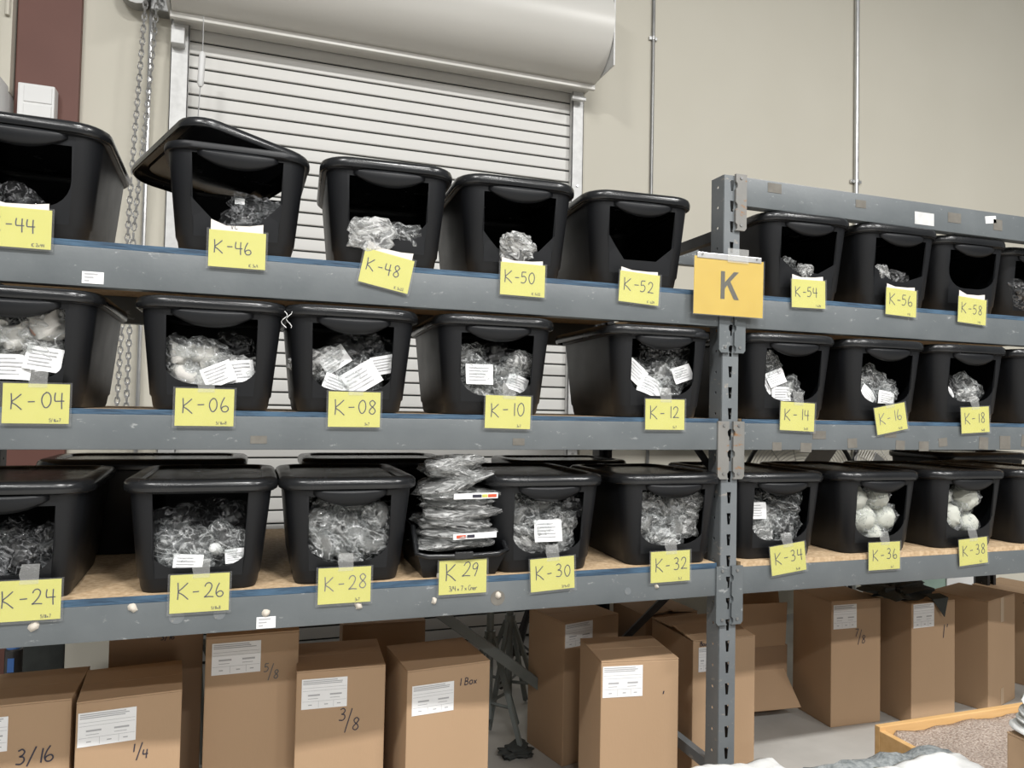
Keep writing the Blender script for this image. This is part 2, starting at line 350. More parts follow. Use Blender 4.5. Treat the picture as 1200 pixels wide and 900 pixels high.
for x0, x1, y, z0, z1, lab in ((-1.226, -1.056, 2.22, 2.86, 3.15, 'white electrical box with ribbed cover mounted on red column'), (-1.42, -1.275, 2.1, 2.86, 3.13, 'white electrical box cut by the left frame edge')):
    e = empty('electrical_box', ((x0+x1)/2, y, z0), 0, lab, 'electrical box'); hw = (x1-x0)/2; hh = z1-z0
    BX(-hw, hw, 0, .08 if y > 2.15 else .24, 0, hh).build('housing', M_['white'], e, bevel=.008)
    BX(-hw+.03, hw-.012, -.008, .002, .02, hh*.62).build('cover_plate', M_['white'], e, bevel=.003)
    BX(-hw+.03, hw-.012, -.006, .002, hh*.66, hh-.015).build('cover_plate', M_['white'], e, bevel=.003)
e = empty('wall_duct', (-1.31, 2.25, 3.1), 0, 'narrow beige vertical duct left of the red column', 'duct')
BX(-.04, .04, 0, .1, 0, 2.5).build('duct_body', M_['wall'], e, bevel=.004); MB().tube([(.02, -.012, .4), (.02, -.012, 2.5)], .012, 8).build('conduit_line', M_['wall'], e, smooth=40)
e = empty('grey_panel', (-1.52, 2.0, 3.2), 0, 'dark grey panel in the upper left corner of the frame', 'panel')
BX(-.3, .12, 0, .05, 0, 1.2).build('panel_face', M_['felt'], e, bevel=.004); BX(.11, .135, -.01, .34, 0, 1.2).build('panel_edge', M_['darkzinc'], e, bevel=.003)

# high-bay lamp fixtures (above the frame)
for i, (lx, ly, lz, lw) in enumerate(LAMPS):
    e = empty('high_bay_fixture', (lx, ly, lz+.02), 0, f'white high bay fixture, {["left", "middle", "right"][i % 3]} one in the {["nearest", "middle", "farthest"][i//3]} row in front of the rack', 'lamp', 'high bay lamps')
    BX(-.62, .62, -.17, .17, 0, .06).build('lamp_housing', M_['white'], e, bevel=.01)

# ------------------------------------------------------------------ pallet rack
rack = empty('pallet_rack', (1.6, 0, 0), 0, 'grey steel pallet rack holding three shelves of black totes', 'rack')
def rx(mb_x): return mb_x-1.6
PITCH = .0747
def perforated(face_w, z0, z1, hole, M):
    """plate in local (x,z) with one hole per pitch; hole(zc) -> polygon; cells fanned around it"""
    mb = MB(); z = z1-PITCH
    cells = []
    while z > z0: cells.append((z, z+PITCH)); z -= PITCH
    for a, b in cells:
        hp = hole((a+b)/2); n = len(hp); hw = face_w/2
        outer = [(-hw, a), (hw, a), (hw, b), (-hw, b)]
        tri = tessellate_polygon([[Vector((x, q, 0)) for x, q in outer], [Vector((x, q, 0)) for x, q in hp]])
        pts = outer+hp
        mb.add([M @ Vector((x, 0, q)) for x, q in pts], [tuple(t) for t in tri])
    return mb
def teardrop(zc): return [(-.0085, zc+.020), (.0085, zc+.020), (.0050, zc-.020), (-.0050, zc-.020)]
def pin(zc): return [(.0055*math.cos(2*math.pi*k/8), zc+.0055*math.sin(2*math.pi*k/8)) for k in range(8)]
def post(X, Y, ztop, mat, front=1):
    hw = .033; d = .075; s = 1 if front else -1
    pm = perforated(2*hw, .1, ztop, teardrop, Matrix.Identity(4))
    sd = perforated(d-.004, .1, ztop, pin, Matrix.Translation((-hw, s*d/2, 0)) @ Matrix.Rotation(math.pi/2, 4, 'Z'))
    sd2 = perforated(d-.004, .1, ztop, pin, Matrix.Translation((hw, s*d/2, 0)) @ Matrix.Rotation(math.pi/2, 4, 'Z'))
    pm.add(sd.v, sd.f); pm.add(sd2.v, sd2.f)
    pm.box(-hw, hw, min(0, s*.004), max(0, s*.004), 0, .1); pm.box(-hw, -hw+.004, min(s*.004, s*d), max(s*.004, s*d), 0, .1); pm.box(hw-.004, hw, min(s*.004, s*d), max(s*.004, s*d), 0, .1)
    pm.box(-hw, -hw+.018, s*d-.002, s*d+.002, .1, ztop); pm.box(hw-.018, hw, s*d-.002, s*d+.002, .1, ztop)
    o = pm.build('post', mat, rack, (rx(X), Y, 0)); solid(o, .0025, 0)
    BX(-.065, .065, -.055, .055, 0, .008).build('foot_plate', mat, o, (0, s*d/2, 0), bevel=.002)
    return o
PX = (-.93, 1.60, 4.13)
for x in PX:
    post(x, .006, 2.352, M_['post']); post(x, 1.07, 2.352, M_['blacksteel'], 0)
    for (za, zb) in ((1.006, .294), (1.26, 1.944)):
        a = Vector((rx(x), .08, za)); b = Vector((rx(x), 1.0, zb))
        MB().tube([a, b], .019, 4).build('brace', M_['blacksteel'], rack)
    for z, mt in ((.215, 'post'), (2.15, 'blacksteel')): BX(rx(x)-.015, rx(x)+.015, .08, 1.0, z-.02, z+.02).build('brace', M_[mt], rack)
BEAMS = {'top': (1.802, 1.909), 'mid': (1.364, 1.460), 'low': (.852, .948), 'cross': (2.245, 2.351)}
def connector(x, side, ztop, mat, parent):
    """notched end plate on the post face; side=-1 belongs to the beam on the left"""
    zt = ztop+.006; h = .205; w0, w1 = .050, .026
    inner = []
    z = zt; k = 0
    while z > zt-h+.02:
        inner += [(.004, z), (.004, z-.028), (.011, z-.036), (.011, z-.048), (.004, z-.056)]; z -= PITCH
    inner = [(q, max(z, zt-h)) for q, z in inner]
    poly = [(-w0, zt), *[( -q, z) for q, z in inner], (-.004, zt-h), (-w0+.008, zt-h), (-w0, zt-h+.01)]
    if side > 0: poly = [(-q, z) for q, z in poly][::-1]
    o = MB().prism(poly, -.006, .004).build('connector', mat, parent, (x, 0, 0))
    for z in (zt-.015, zt-h+.02):
        MB().tube([(-side*-.03 if False else side*.026, -.009, z), (side*.026, 0, z)], .0055, 8).build('rivet', M_['darkzinc'], parent, (x, 0, 0))
    return o
def beam(x0, x1, key, yb=0.0, front=True, conn=None):
    z0, z1 = BEAMS[key]; m = M_['steel']
    b = BX(rx(x0), rx(x1), yb, yb+.045, z0, z1).build('beam', m, rack, bevel=.004, smooth=30)
    if front:
        connector(rx(x0)-.040, 1, z1, conn or m, b); connector(rx(x1)+.040, -1, z1, conn or m, b)
    return b
bm_ = {}
for key in ('top', 'mid', 'low'):
    for i in (0, 1):
        bm_[key, i] = beam(PX[i]+.045, PX[i+1]-.045, key, conn=(M_['rust'] if key == 'mid' else M_['steel']))
        beam(PX[i]+.04, PX[i+1]-.04, key, 1.025, False)
bm_['cross', 1] = beam(PX[1]+.045, PX[2]-.045, 'cross', conn=M_['rust']); beam(PX[1]+.04, PX[2]-.04, 'cross', 1.025, False)
# tape residue, glue blobs, stickers on beams
def patch(b, X, Z, w, h, mat, name, t=.0012, rot=0):
    Mx = Matrix.Translation((rx(X), -t/2, Z)) @ Matrix.Rotation(R(rot), 4, 'Y')
    return BX(-w/2, w/2, -t/2, t/2, -h/2, h/2, Mx).build(name, mat, b)
def blob(b, X, Z, r, mat=None, name='glue_blob'):
    rnd = random.Random(int(X*1000)+int(Z*999)); vs = []; n = 9
    ring = [(r*(1+.35*rnd.uniform(-1, 1))*math.cos(2*math.pi*k/n), r*(1+.35*rnd.uniform(-1, 1))*math.sin(2*math.pi*k/n)) for k in range(n)]
    vs = [(x, 0, z) for x, z in ring]+[(x*.6+.001, -.007, z*.6) for x, z in ring]+[(0, -.010, 0)]
    fs = [(k, (k+1) % n, n+(k+1) % n, n+k) for k in range(n)]+[(n+k, n+(k+1) % n, 2*n) for k in range(n)]
    return MB().add(vs, fs).build(name, mat or M_['putty'], b, (rx(X), 0, Z), smooth=60)
for X, Z, w, h, r in ((1.80, 1.377, .04, .03, 0), (1.93, 1.373, .05, .034, 2), (2.145, 1.390, .045, .036, -3), (2.38, 1.383, .045, .036, 3), (2.50, 1.379, .05, .038, 0), (2.60, 1.395, .045, .034, -6), (1.99, 1.42, .06, .03, 0), (2.33, 1.43, .06, .035, 0), (2.82, 1.392, .05, .05, 4), (2.94, 1.395, .06, .055, 0), (3.06, 1.40, .05, .05, 10), (3.2, 1.39, .04, .05, 0)):
    patch(bm_['mid', 1], X, Z, w, h, M_['residue'], 'tape_residue', rot=r)
for X, Z, w, h in ((.01, 1.393, .045, .022), (.80, 1.390, .04, .022)): patch(bm_['mid', 0], X, Z, w, h, M_['residue'], 'tape_residue')
for X, Z, w, h in ((2.18, 2.31, .05, .03), (2.66, 2.305, .07, .04), (2.9, 2.30, .05, .045), (1.78, 2.325, .06, .035)): patch(bm_['cross', 1], X, Z, w, h, M_['residue'], 'tape_residue')
patch(bm_['cross', 1], 2.50, 2.285, .10, .05, M_['jamb'], 'tape_piece'); patch(bm_['cross', 1], 2.86, 2.318, .06, .03, M_['white'], 'tape_piece', rot=-8)
def sticker(b, X, Z):
    s = patch(b, X, Z, .052, .032, M_['paper'], 'sticker', .002)
    mb = MB()
    for k in range(3): mb.box(rx(X)-.02, rx(X)+.012-.01*k, -.0028, -.0021, Z+.008-.009*k, Z+.012-.009*k)
    mb.build('sticker_print', M_['print'], b)
sticker(bm_['top', 0], -.425, 1.826)
sticker(bm_['low', 0], .045, .872)
for X, Z, r in ((-.30, .937, .013), (.045, .897, .011), (.305, .902, .012), (.535, .900, .010), (.74, .905, .012), (1.31, .90, .008), (-.53, .905, .013)): blob(bm_['low', 0], X, Z, r)
for X, Z, r in ((-.19, .905, .02), (.05-.13, .905, .016), (.74, .897, .024), (1.2, .89, .012)):
    n = 14; poly = [(r*math.cos(2*math.pi*k/n), r*math.sin(2*math.pi*k/n)) for k in range(n)]
    MB().prism(poly, -.001, .001).build('magnet_mark', M_['residue'] if r == .024 else M_['post'], bm_['low', 0], (rx(X), 0, Z))
# shelf boards
for key, zt in (('top', 1.925), ('mid', 1.474), ('low', .966)):
    for i in (0, 1):
        x0, x1 = PX[i]+.05, PX[i+1]-.05; zb = BEAMS[key][1]
        pos = {'top': 'top', 'mid': 'middle', 'low': 'lowest'}[key]; sd = 'left' if i == 0 else 'right'
        s = empty('shelf_board', ((x0+x1)/2, 0, zb), 0, f'tan particle board deck of the {pos} shelf in the {sd} rack bay', 'shelf board', 'rack deck boards'); L_ = (x1-x0)/2
        BX(-L_, L_, .006, 1.06, .0005, zt-zb).build('board', M_['osb'], s)
        BX(-L_, L_, .002, .0062, 0, zt-zb+.0006).build('painted_edge' if not (key == 'low' and i) else 'raw_edge', M_['blue'] if not (key == 'low' and i) else M_['osb'], s)
SH = {'top': 1.9255, 'mid': 1.4745, 'low': .9665}

# ------------------------------------------------------------------ totes
TW, TL, BW, BL_, TH = .378, .535, .318, .475, .300
def rring(w, l, r, z, n=6):
    pts = []; cy = BL_/2
    for cx_, cy_, a0 in ((-1, -1, 180), (1, -1, 270), (1, 1, 0), (-1, 1, 90)):
        for k in range(n+1):
            a = R(a0+90*k/n); pts.append((cx_*(w/2-r)+r*math.cos(a), cy+cy_*(l/2-r)+r*math.sin(a), z))
    return pts
NC = 6
def wz(z): return BW+(TW-BW)*z/TH
def lz(z): return BL_+(TL-BL_)*z/TH
def yfront(z): return BL_/2-lz(z)/2
def opening(kind, hw, zb, zcl, zcr, zt, bw, dip=0):
    P = []
    def arc(x0, z0, x1, z1, left):
        q = []
        for k in range(1, 6):
            t = math.pi/2*k/6
            q.append((x0+(x1-x0)*(1-math.cos(t)), z0+(z1-z0)*math.sin(t)))
        return q
    P.append((-hw, zt)); P.append((-hw, zcl))
    if kind == 'u': P += arc(-hw, zcl, -bw, zb, 1)
    P.append((-bw, zb)); P.append((bw, zb))
    if kind == 'u': P += arc(hw, zcr, bw, zb, 0)[::-1]
    P.append((hw, zcr)); P.append((hw, zt))
    if dip:
        for k in range(1, 8):
            u = 1-2*k/8; P.append((u*hw*.85, zt-dip*(1-u*u)))
    return P
def tote_body(op):
    mb = MB(); rings = [rring(BW-.05, BL_-.05, .03, 0), rring(BW-.016, BL_-.016, .042, .002), rring(BW-.008, BL_-.008, .045, .012),
        rring(wz(.036)-.008, lz(.036)-.008, .046, .036), rring(wz(.042), lz(.042), .05, .042), rring(wz(.278), lz(.278), .060, .278),
        rring(TW+.012, TL+.012, .068, .279), rring(TW+.022, TL+.022, .080, .283), rring(TW+.024, TL+.024, .082, .294), rring(TW+.018, TL+.018, .078, .300), rring(TW+.004, TL+.004, .066, .300)]
    n = len(rings[0])
    for r_ in rings: mb.add(r_, [])
    fs = [tuple(range(n-1, -1, -1))]
    for i in range(len(rings)-1):
        for k in range(n):
            if i == 4 and k == NC and op: continue
            fs.append((i*n+k, i*n+(k+1) % n, (i+1)*n+(k+1) % n, (i+1)*n+k))
    if op:
        a, b, c, d = rings[4][NC], rings[4][NC+1], rings[5][NC+1], rings[5][NC]
        def p3(s, z): t = (z-.042)/(.278-.042); return (s, a[1]+(d[1]-a[1])*t, z)
        hole = [p3(s, z) for s, z in op]; base = len(mb.v); mb.add(hole, [])
        tri = tessellate_polygon([[Vector((q[0], q[2], 0)) for q in (a, b, c, d)], [Vector((s, z, 0)) for s, z in op]])
        idx = [4*n+NC, 4*n+NC+1, 5*n+NC+1, 5*n+NC]+[base+k for k in range(len(hole))]
        fs += [tuple(idx[t] for t in T) for T in tri]
    mb.f = fs
    me = mb.mesh('body', M_['tote'], smooth=32)
    if op:
        for p in me.polygons:
            if p.index >= len(fs)-len(tri): p.use_smooth = False
    return me
def lid_mesh():
    mb = MB(); spec = [(.020, .281, .080), (.030, .284, .088), (.034, .292, .090), (.033, .302, .090), (.026, .310, .086), (.010, .315, .080), (-.035, .317, .066), (-.055, .315, .058), (-.065, .308, .054), (-.14, .308, .04)]
    rings = [rring(TW+o, TL+o, r, z) for o, z, r in spec]; n = len(rings[0]); fs = []
    for r_ in rings: mb.add(r_, [])
    for i in range(len(rings)-1):
        for k in range(n): fs.append((i*n+k, i*n+(k+1) % n, (i+1)*n+(k+1) % n, (i+1)*n+k))
    fs.append(tuple((len(rings)-1)*n+k for k in range(n))); mb.f = fs
    return mb.mesh('lid', M_['lid'], smooth=38)
LID = lid_mesh()
def grip_mesh():
    mb = MB(); nu, nv = 14, 5; vs = []
    for i in range(nu+1):
        u = -1+2*i/nu
        for j in range(nv+1):
            v = j/nv; dep = .012+.034*(1-abs(u)**2.2)
            z = .279-v*dep; vs.append((u*.108, yfront(z)-.002-.018*(1-u*u)**.7*math.sin(math.pi*(.12+.55*(1-v)**.8)), z))
    mb.add(vs, [(i*(nv+1)+j, (i+1)*(nv+1)+j, (i+1)*(nv+1)+j+1, i*(nv+1)+j+1) for i in range(nu) for j in range(nv)])
    return mb.mesh('grip', M_['tote'], smooth=50)
GRIP = grip_mesh()
TOTES = {}
def tote(code, X, Y, shelf, yaw, op, label, lid=True, grip=True, lid_dx=0, lid_tilt=(0, 0, 0), scale=None, group='black totes on the rack'):
    e = empty('storage_tote', (X, Y, SH[shelf]), R(yaw), label, 'tote', group)
    if scale: e.scale = scale
    b = link('body', tote_body(op), e); solid(b, .003, -1)
    if grip: solid(link('grip', GRIP, e), .002, 0)
    if lid:
        l = link('lid', LID, e, (lid_dx, 0, 0), tuple(R(a) for a in lid_tilt)); solid(l, .0025, -1)
    TOTES[code] = (e, X, Y, SH[shelf], R(yaw), op)
    return e
O8 = lambda hw=.122, zb=.088, zl=.165, zr=.15, zt=.262, bw=.06: opening('o', hw, zb, zl, zr, zt, bw)
OU = lambda hw=.122, zb=.072, zl=.135, zr=.135, zt=.264, bw=.03: opening('u', hw, zb, zl, zr, zt, bw)
#      code   X      Y     shelf yaw  opening                                        description
SPEC = [
 ('K-44', -.605, .02, 'top', 2, OU(.118, .085, .15, .16, .25, .05), 'cut off by the left frame edge'),
 ('K-46', -.068, .02, 'top', 1, O8(.123, .078, .15, .155, .272, .05), 'with its lid slipped off behind'),
 ('K-48', .366, .02, 'top', -3, O8(.120, .082, .13, .14, .262, .07), 'with zip bags spilling over its opening'),
 ('K-50', .790, .02, 'top', -2, O8(.122, .085, .14, .14, .262, .07), 'with a folded bag on the opening edge'),
 ('K-52', 1.235, .02, 'top', -3, O8(.123, .088, .17, .14, .262, .06), 'with an empty octagonal opening'),
 ('K-54', 1.937, .02, 'top', -3, O8(.122, .10, .15, .14, .262, .05), 'next to the golden K sign'),
 ('K-56', 2.378, .02, 'top', -2, O8(.122, .10, .15, .13, .262, .03), 'with a bag corner sticking up'),
 ('K-58', 2.797, .05, 'top', -2, OU(.122, .105, .18, .16, .258, .035), 'in the middle of the right bay'),
 ('K-60', 3.235, .10, 'top', -4, OU(.118, .09, .15, .14, .258, .05), 'cut off by the right frame edge'),
 ('K-04', -.605, .02, 'mid', 1, OU(.118, .068, .13, .13, .262, .03), 'full of white parts at the left frame edge'),
 ('K-06', -.122, .02, 'mid', 0, OU(.120, .072, .125, .125, .262, .03), 'of white bagged parts and papers'),
 ('K-08', .270, .02, 'mid', 0, OU(.120, .066, .125, .12, .262, .04), 'of clear bags and paper slips'),
 ('K-10', .724, .02, 'mid', -2, OU(.120, .06, .13, .12, .258, .03), 'of glossy clear bags'),
 ('K-12', 1.325, .02, 'mid', -3, OU(.120, .075, .14, .13, .268, .03), 'whose lid sits askew beside the rack post'),
 ('K-14', 1.872, .02, 'mid', -2, OU(.120, .07, .14, .13, .26, .03), 'just right of the rack post'),
 ('K-16', 2.313, .02, 'mid', -2, OU(.120, .07, .14, .13, .26, .03), 'under the tilted tag'),
 ('K-18', 2.758, .02, 'mid', -2, OU(.120, .085, .15, .15, .26, .03), 'of a few clear bags'),
 ('K-20', 3.205, .02, 'mid', -2, OU(), 'cut off by the right frame edge'),
 ('K-24', -.615, .02, 'low', 2, OU(.122, .07, .14, .14, .25, .05), 'of black bagged parts at the left frame edge'),
 ('K-26', -.137, .02, 'low', 0, OU(.124, .068, .12, .115, .277, .05), 'with a wide opening reaching its lid'),
 ('K-28', .274, .02, 'low', 0, OU(.120, .062, .13, .13, .262, .03), 'full of braided rings'),
 ('K-30', .910, .02, 'low', -1, OU(.120, .06, .13, .12, .26, .03), 'of crinkled clear bags right of the open bin'),
 ('K-32', 1.372, .02, 'low', -3, OU(.120, .068, .13, .12, .262, .03), 'with a raised lid beside the rack post'),
 ('K-34', 1.825, .02, 'low', -2, OU(.120, .066, .13, .13, .262, .03), 'of dark clear bags right of the post'),
 ('K-36', 2.290, .02, 'low', -1, OU(.120, .06, .13, .13, .262, .03), 'full of white net balls'),
 ('K-38', 2.752, .02, 'low', -1, OU(.120, .07, .13, .13, .262, .03), 'half full of white net balls'),
 ('K-40', 3.205, .02, 'low', -1, OU(), 'cut off by the right frame edge'),
]
for code, X, Y, sh, yaw, op, desc in SPEC:
    row = {'top': 'top', 'mid': 'middle', 'low': 'lowest'}[sh]
    if code in ('K-60', 'K-20', 'K-40'): lab = f'black plastic tote on {row} shelf {desc}'
    else: lab = f'black plastic tote tagged {code} {desc}'
    kw = {}
    if code == 'K-46': kw['lid'] = False
    if code == 'K-12': kw['lid_dx'] = -.012; kw['lid_tilt'] = (0, 0, 2)
    if code == 'K-32': kw['lid_tilt'] = (-.8, -.6, 0)
    if code == 'K-26': kw['grip'] = False
    tote(code, X, Y, sh, yaw, op, lab, **kw)
# back row on the lowest shelf: totes turned sideways
for nm, X, Y, yw, sc, lab in (('b1', -.36, .775, 90, (1.02, 1.18, 1.04), 'closed black tote turned sideways behind tote K-26'), ('b2', .45, .775, 90, (1, 1.0, 1.04), 'closed black tote turned sideways behind tote K-28'),
        ('b3', 3.62, .80, 90, (1, 1.1, 1.10), 'closed black tote on lowest shelf behind tote K-40'), ('b4', 1.27, .80, 90, (.95, .95, 1.0), 'closed black tote turned sideways behind tote K-32')):
    tote(nm, X-BL_/2*0+.0, Y, 'low', yw, None, lab, grip=False, scale=sc)
    TOTES[nm][0].location.x = X+BL_/2*sc[1]
# loose lid behind K-46
ll = empty('loose_lid', (-.135, .33, 2.240), R(9), 'loose black tote lid leaning over the rear corner of tote K-46', 'lid')
l = link('lid_panel', LID, ll, (0, -BL_/2, -.281), None); solid(l, .0025, -1)
ll.rotation_euler = (R(-5), R(7), R(24))

# ------------------------------------------------------------------ tags
CAMX = None
def tag_card(code, X, Z, tilt, text=None, backing=0, small=None, mat_ink='ink', big=False, tape=True, Y=-.010, rotx=0):
    rnd = random.Random(code)
    e = empty('label_tag', (X, Y, Z), 0, f'yellow handwritten card reading {code} in clear sleeve', 'tag', 'yellow bin tags')
    e.rotation_euler = (R(rotx), R(tilt), 0)
    w_, h_ = .152, .104
    c = BX(-w_/2, w_/2, -.0008, .0008, -h_/2, h_/2).build('card', M_['yellow'], e)
    if big:
        lettering('lettering', 'K', M_['ink'], c, -.055, -.01, .05, .0034, -.0014, rnd=rnd)
        lettering('lettering', '29', M_['ink'], c, -.005, .0, .044, .003, -.0014, .62, .15, rnd=rnd)
        lettering('caption', '3/4 x 7 x Cner', M_['ink'], c, -.045, -.042, .015, .0017, -.0014, .48, rnd=rnd)
    else:
        right = code in ('K-04', 'K-06', 'K-08', 'K-10', 'K-12', 'K-14', 'K-16', 'K-18', 'K-24', 'K-26', 'K-28', 'K-30', 'K-32', 'K-34', 'K-36', 'K-38')
        x0, hh = (-.058, .043) if right else (-.062, .038)
        if code in ('K-52', 'K-56', 'K-58'): x0, hh = -.06, .043
        lettering('lettering', 'K-', M_[mat_ink], c, x0, -.016 if right else -.012, hh, .0031, -.0014, .84, rnd=rnd)
        lettering('lettering', code[2:], M_[mat_ink], c, x0+hh*(1.58 if right else 1.42), -.012, hh*.92, .0031, -.0014, .74, rnd=rnd)
        lettering('caption', small or '5/8x7', M_['ink'], c, .030, -.047, .008, .0012, -.0014, .62, rnd=rnd)
    BX(-w_/2-.006, w_/2+.006, -.0026, -.0022, -h_/2-.006, h_/2+.004).build('sleeve', M_['sleeve'], e)
    if backing:
        pts = [(-w_/2+.004, h_/2-.01), (w_/2-.008, h_/2-.01), (w_/2-.008, h_/2+backing), (w_/2-.045, h_/2+backing*.7), (-w_/2+.045, h_/2+backing*.55), (-w_/2+.004, h_/2+backing*1.15)]
        if code in ('K-46',):
            lettering('old_lettering', 'VC', M_['ink'], MB().prism(pts, .0012, .0022).build('paper_backing', M_['oldpaper'], e), -.02, h_/2+.006, .014, .0014, .0006, rnd=rnd)
        else: MB().prism(pts, .0012, .0022).build('paper_backing', M_['oldpaper'], e)
    if tape:
        mb = MB(); n = 5; vs = []
        for k in range(n):
            t = k/(n-1); zz = h_/2-.01+t*.05; vs += [(-.020+.002*math.sin(k*2.1), -.003+.012*t*t, zz), (.024, -.003+.010*t*t, zz)]
        mb.add(vs, [(2*k, 2*k+1, 2*k+3, 2*k+2) for k in range(n-1)]); mb.build('clear_tape', M_['cleartape'], e)
    return e
TAGS = [
 ('K-44', -.600, 1.943, 0, .018, '1C 2x44'), ('K-46', -.063, 1.932, 0, .026, '1C 3x4'), ('K-48', .362, 1.905, 11, .022, '1C 3x22'), ('K-50', .800, 1.911, .5, .014, '1C 3x22'), ('K-52', 1.222, 1.914, 3, .012, '1C 1x24'),
 ('K-54', 1.928, 1.943, -1, .016, '1 1x24'), ('K-56', 2.372, 1.940, 2, .014, '1 42'), ('K-58', 2.745, 1.930, 3, .022, '1 42'),
 ('K-04', -.543, 1.485, 0, 0, '5/16x7'), ('K-06', -.135, 1.483, 0, 0, '5/16x8'), ('K-08', .277, 1.4845, 0, 0, '3x7'), ('K-10', .759, 1.4845, 1, 0, '3x7'), ('K-12', 1.328, 1.486, 0, 0, '5x7'),
 ('K-14', 1.882, 1.487, 2, 0, '5x10'), ('K-16', 2.323, 1.486, -10, 0, '5x10'), ('K-18', 2.762, 1.487, -3, 0, '5x10'),
 ('K-24', -.545, .975, 0, 0, '5/8x7'), ('K-26', -.132, .969, 0, 0, '5/8x8'), ('K-28', .262, .967, 0, 0, '3x7'), ('K-30', .922, .965, -2.5, 0, '3/4x10'), ('K-32', 1.357, .967, -.5, 0, '5x7'),
 ('K-34', 1.846, .971, -6, 0, '5x10'), ('K-36', 2.293, .960, 0, 0, '3x7'), ('K-38', 2.752, .957, -3, 0, '5x7'),
]
for code, X, Z, tl, bk, small in TAGS:
    tag_card(code, X, Z, tl, backing=bk, small=small, mat_ink='ink' if code in ('K-44', 'K-46', 'K-48', 'K-50', 'K-54') else 'inkgrey' if code in ('K-16', 'K-28') else 'ink', tape=(bk == 0))
tag_card('K-29', .622, .972, 0, big=True, tape=False)
# golden K sign on the post
sg = empty('aisle_sign', (1.566, -.030, 1.942), 0, 'golden yellow paper sign with large grey K on rack post', 'sign'); sg.rotation_euler = (0, R(.6), R(-2))
BX(-.140, .140, -.001, .001, -.104, .098).build('sign_sheet', M_['sign'], sg)
mb = MB(); k_ = [(-.034, -.046), (-.018, -.046), (-.018, -.010), (-.008, .004), (.020, -.046), (.040, -.046), (.004, .017), (.038, .052), (.018, .052), (-.018, .013), (-.018, .052), (-.034, .052)]
mb.prism(k_, -.0022, -.0012).build('sign_letter', M_['signink'], sg)
BX(-.144, .144, -.003, -.0026, -.108, .10).build('sign_sleeve', M_['sleeve'], sg)
br = BX(-.13, .13, -.004, .004, .092, .112).build('sign_holder', M_['zinc'], sg, bevel=.002)
for x in (-.11, .11): MB().tube([(x, -.007, .105), (x, 0, .105)], .004, 8).build('holder_screw', M_['darkzinc'], br)
BX(-.02, .05, .0, .024, .06, .1).build('sign_bracket', M_['zinc'], sg)
BX(-.01, .075, -.0055, -.0045, .085, .135).build('clear_tape', M_['cleartape'], sg)

# ------------------------------------------------------------------ bags in the totes
def crumple(seed, nu=22, nv=14, amp=.22, freq=2.6, flat=1.0):
    mb = MB(); off = Vector((seed*3.17, seed*1.73, seed*.91)); vs = []
    for j in range(nv+1):
        th = math.pi*j/nv
        for i in range(nu):
            ph = 2*math.pi*i/nu
            def se(c, e): return math.copysign(abs(c)**e, c)
            p = Vector((se(math.sin(th), .8)*se(math.cos(ph), .75), se(math.sin(th), .8)*se(math.sin(ph), .75), se(math.cos(th), .9)*flat))
            n1 = abs(noise.noise(p*freq+off)); n2 = abs(noise.noise(p*freq*2.3+off*1.7)); n3 = noise.noise(p*freq*.8+off*2.1)
            n4 = noise.noise(p*1.1+off*.7)
            vs.append(p*(1-amp*.9+amp*(1.6*n1+.7*n2)+amp*(.9*n3+1.7*n4)))
    fs = [(j*nu+i, j*nu+(i+1) % nu, (j+1)*nu+(i+1) % nu, (j+1)*nu+i) for j in range(nv) for i in range(nu)]
    mb.add(vs, fs); return mb
FILM = {k: [crumple(s+1).mesh('film', M_[k], weld=True) for s in range(7)] for k in ('film', 'milky', 'darkfilm')}
for k in FILM:
    for i, me in enumerate(FILM[k]):
        if i % 2:
            for p in me.polygons: p.use_smooth = True
def torus_mesh(name, r0, r1, mat, n=28, m=10, rib=0):
    vs = []
    for i in range(n):
        a = 2*math.pi*i/n
        for j in range(m):
            b = 2*math.pi*j/m; rr = r1*(1+rib*(1 if (i+j) % 2 else -1)); vs.append(((r0+rr*math.cos(b))*math.cos(a), rr*math.sin(b), (r0+rr*math.cos(b))*math.sin(a)))
    return MB().add(vs, [(i*m+j, ((i+1) % n)*m+j, ((i+1) % n)*m+(j+1) % m, i*m+(j+1) % m) for i in range(n) for j in range(m)]).mesh(name, mat, smooth=60)
COIL = torus_mesh('braided_ring', .52, .34, M_['coil'], rib=.07)
def fitting_mesh(mat, seed):
    rnd = random.Random(seed); mb = MB()
    mb.tube([(-.6, 0, -.1), (-.3, 0, -.1), (-.28, 0, -.1), (.28, 0, .05), (.3, 0, .05), (.62, 0, .1)], [.3, .3, .4, .4, .32, .32], 14)
    mb.tube([(0, -.1, .0), (.05, -.15, .5), (.06, -.16, .62)], [.24, .24, .30], 12)
    return mb.mesh('fitting', mat, smooth=40)
FIT = {'dark': fitting_mesh(M_['darkpart'], 1), 'grey': fitting_mesh(M_['greypart'], 2)}
CLOTH = [crumple(s+20, 20, 12, .30, 2.0).mesh('fabric_part', M_['cloth'], smooth=60, weld=True) for s in range(3)]
NETM = []
for s in range(3):
    mb = MB(); nu, nv = 30, 18; vs = []
    for j in range(nv+1):
        th = math.pi*j/nv
        for i in range(nu):
            ph = 2*math.pi*i/nu; p = Vector((math.sin(th)*math.cos(ph), math.sin(th)*math.sin(ph), math.cos(th)))
            k = 1+.05*math.sin(10*(p.x+.5*p.z+.3*s)*1.6)+.10*noise.noise(p*1.7+Vector((s*5, 1, 2))); vs.append(p*k)
    mb.add(vs, [(j*nu+i, j*nu+(i+1) % nu, (j+1)*nu+(i+1) % nu, (j+1)*nu+i) for j in range(nv) for i in range(nu)])
    NETM.append(mb.mesh('cord_net', M_['net'], smooth=70, weld=True))
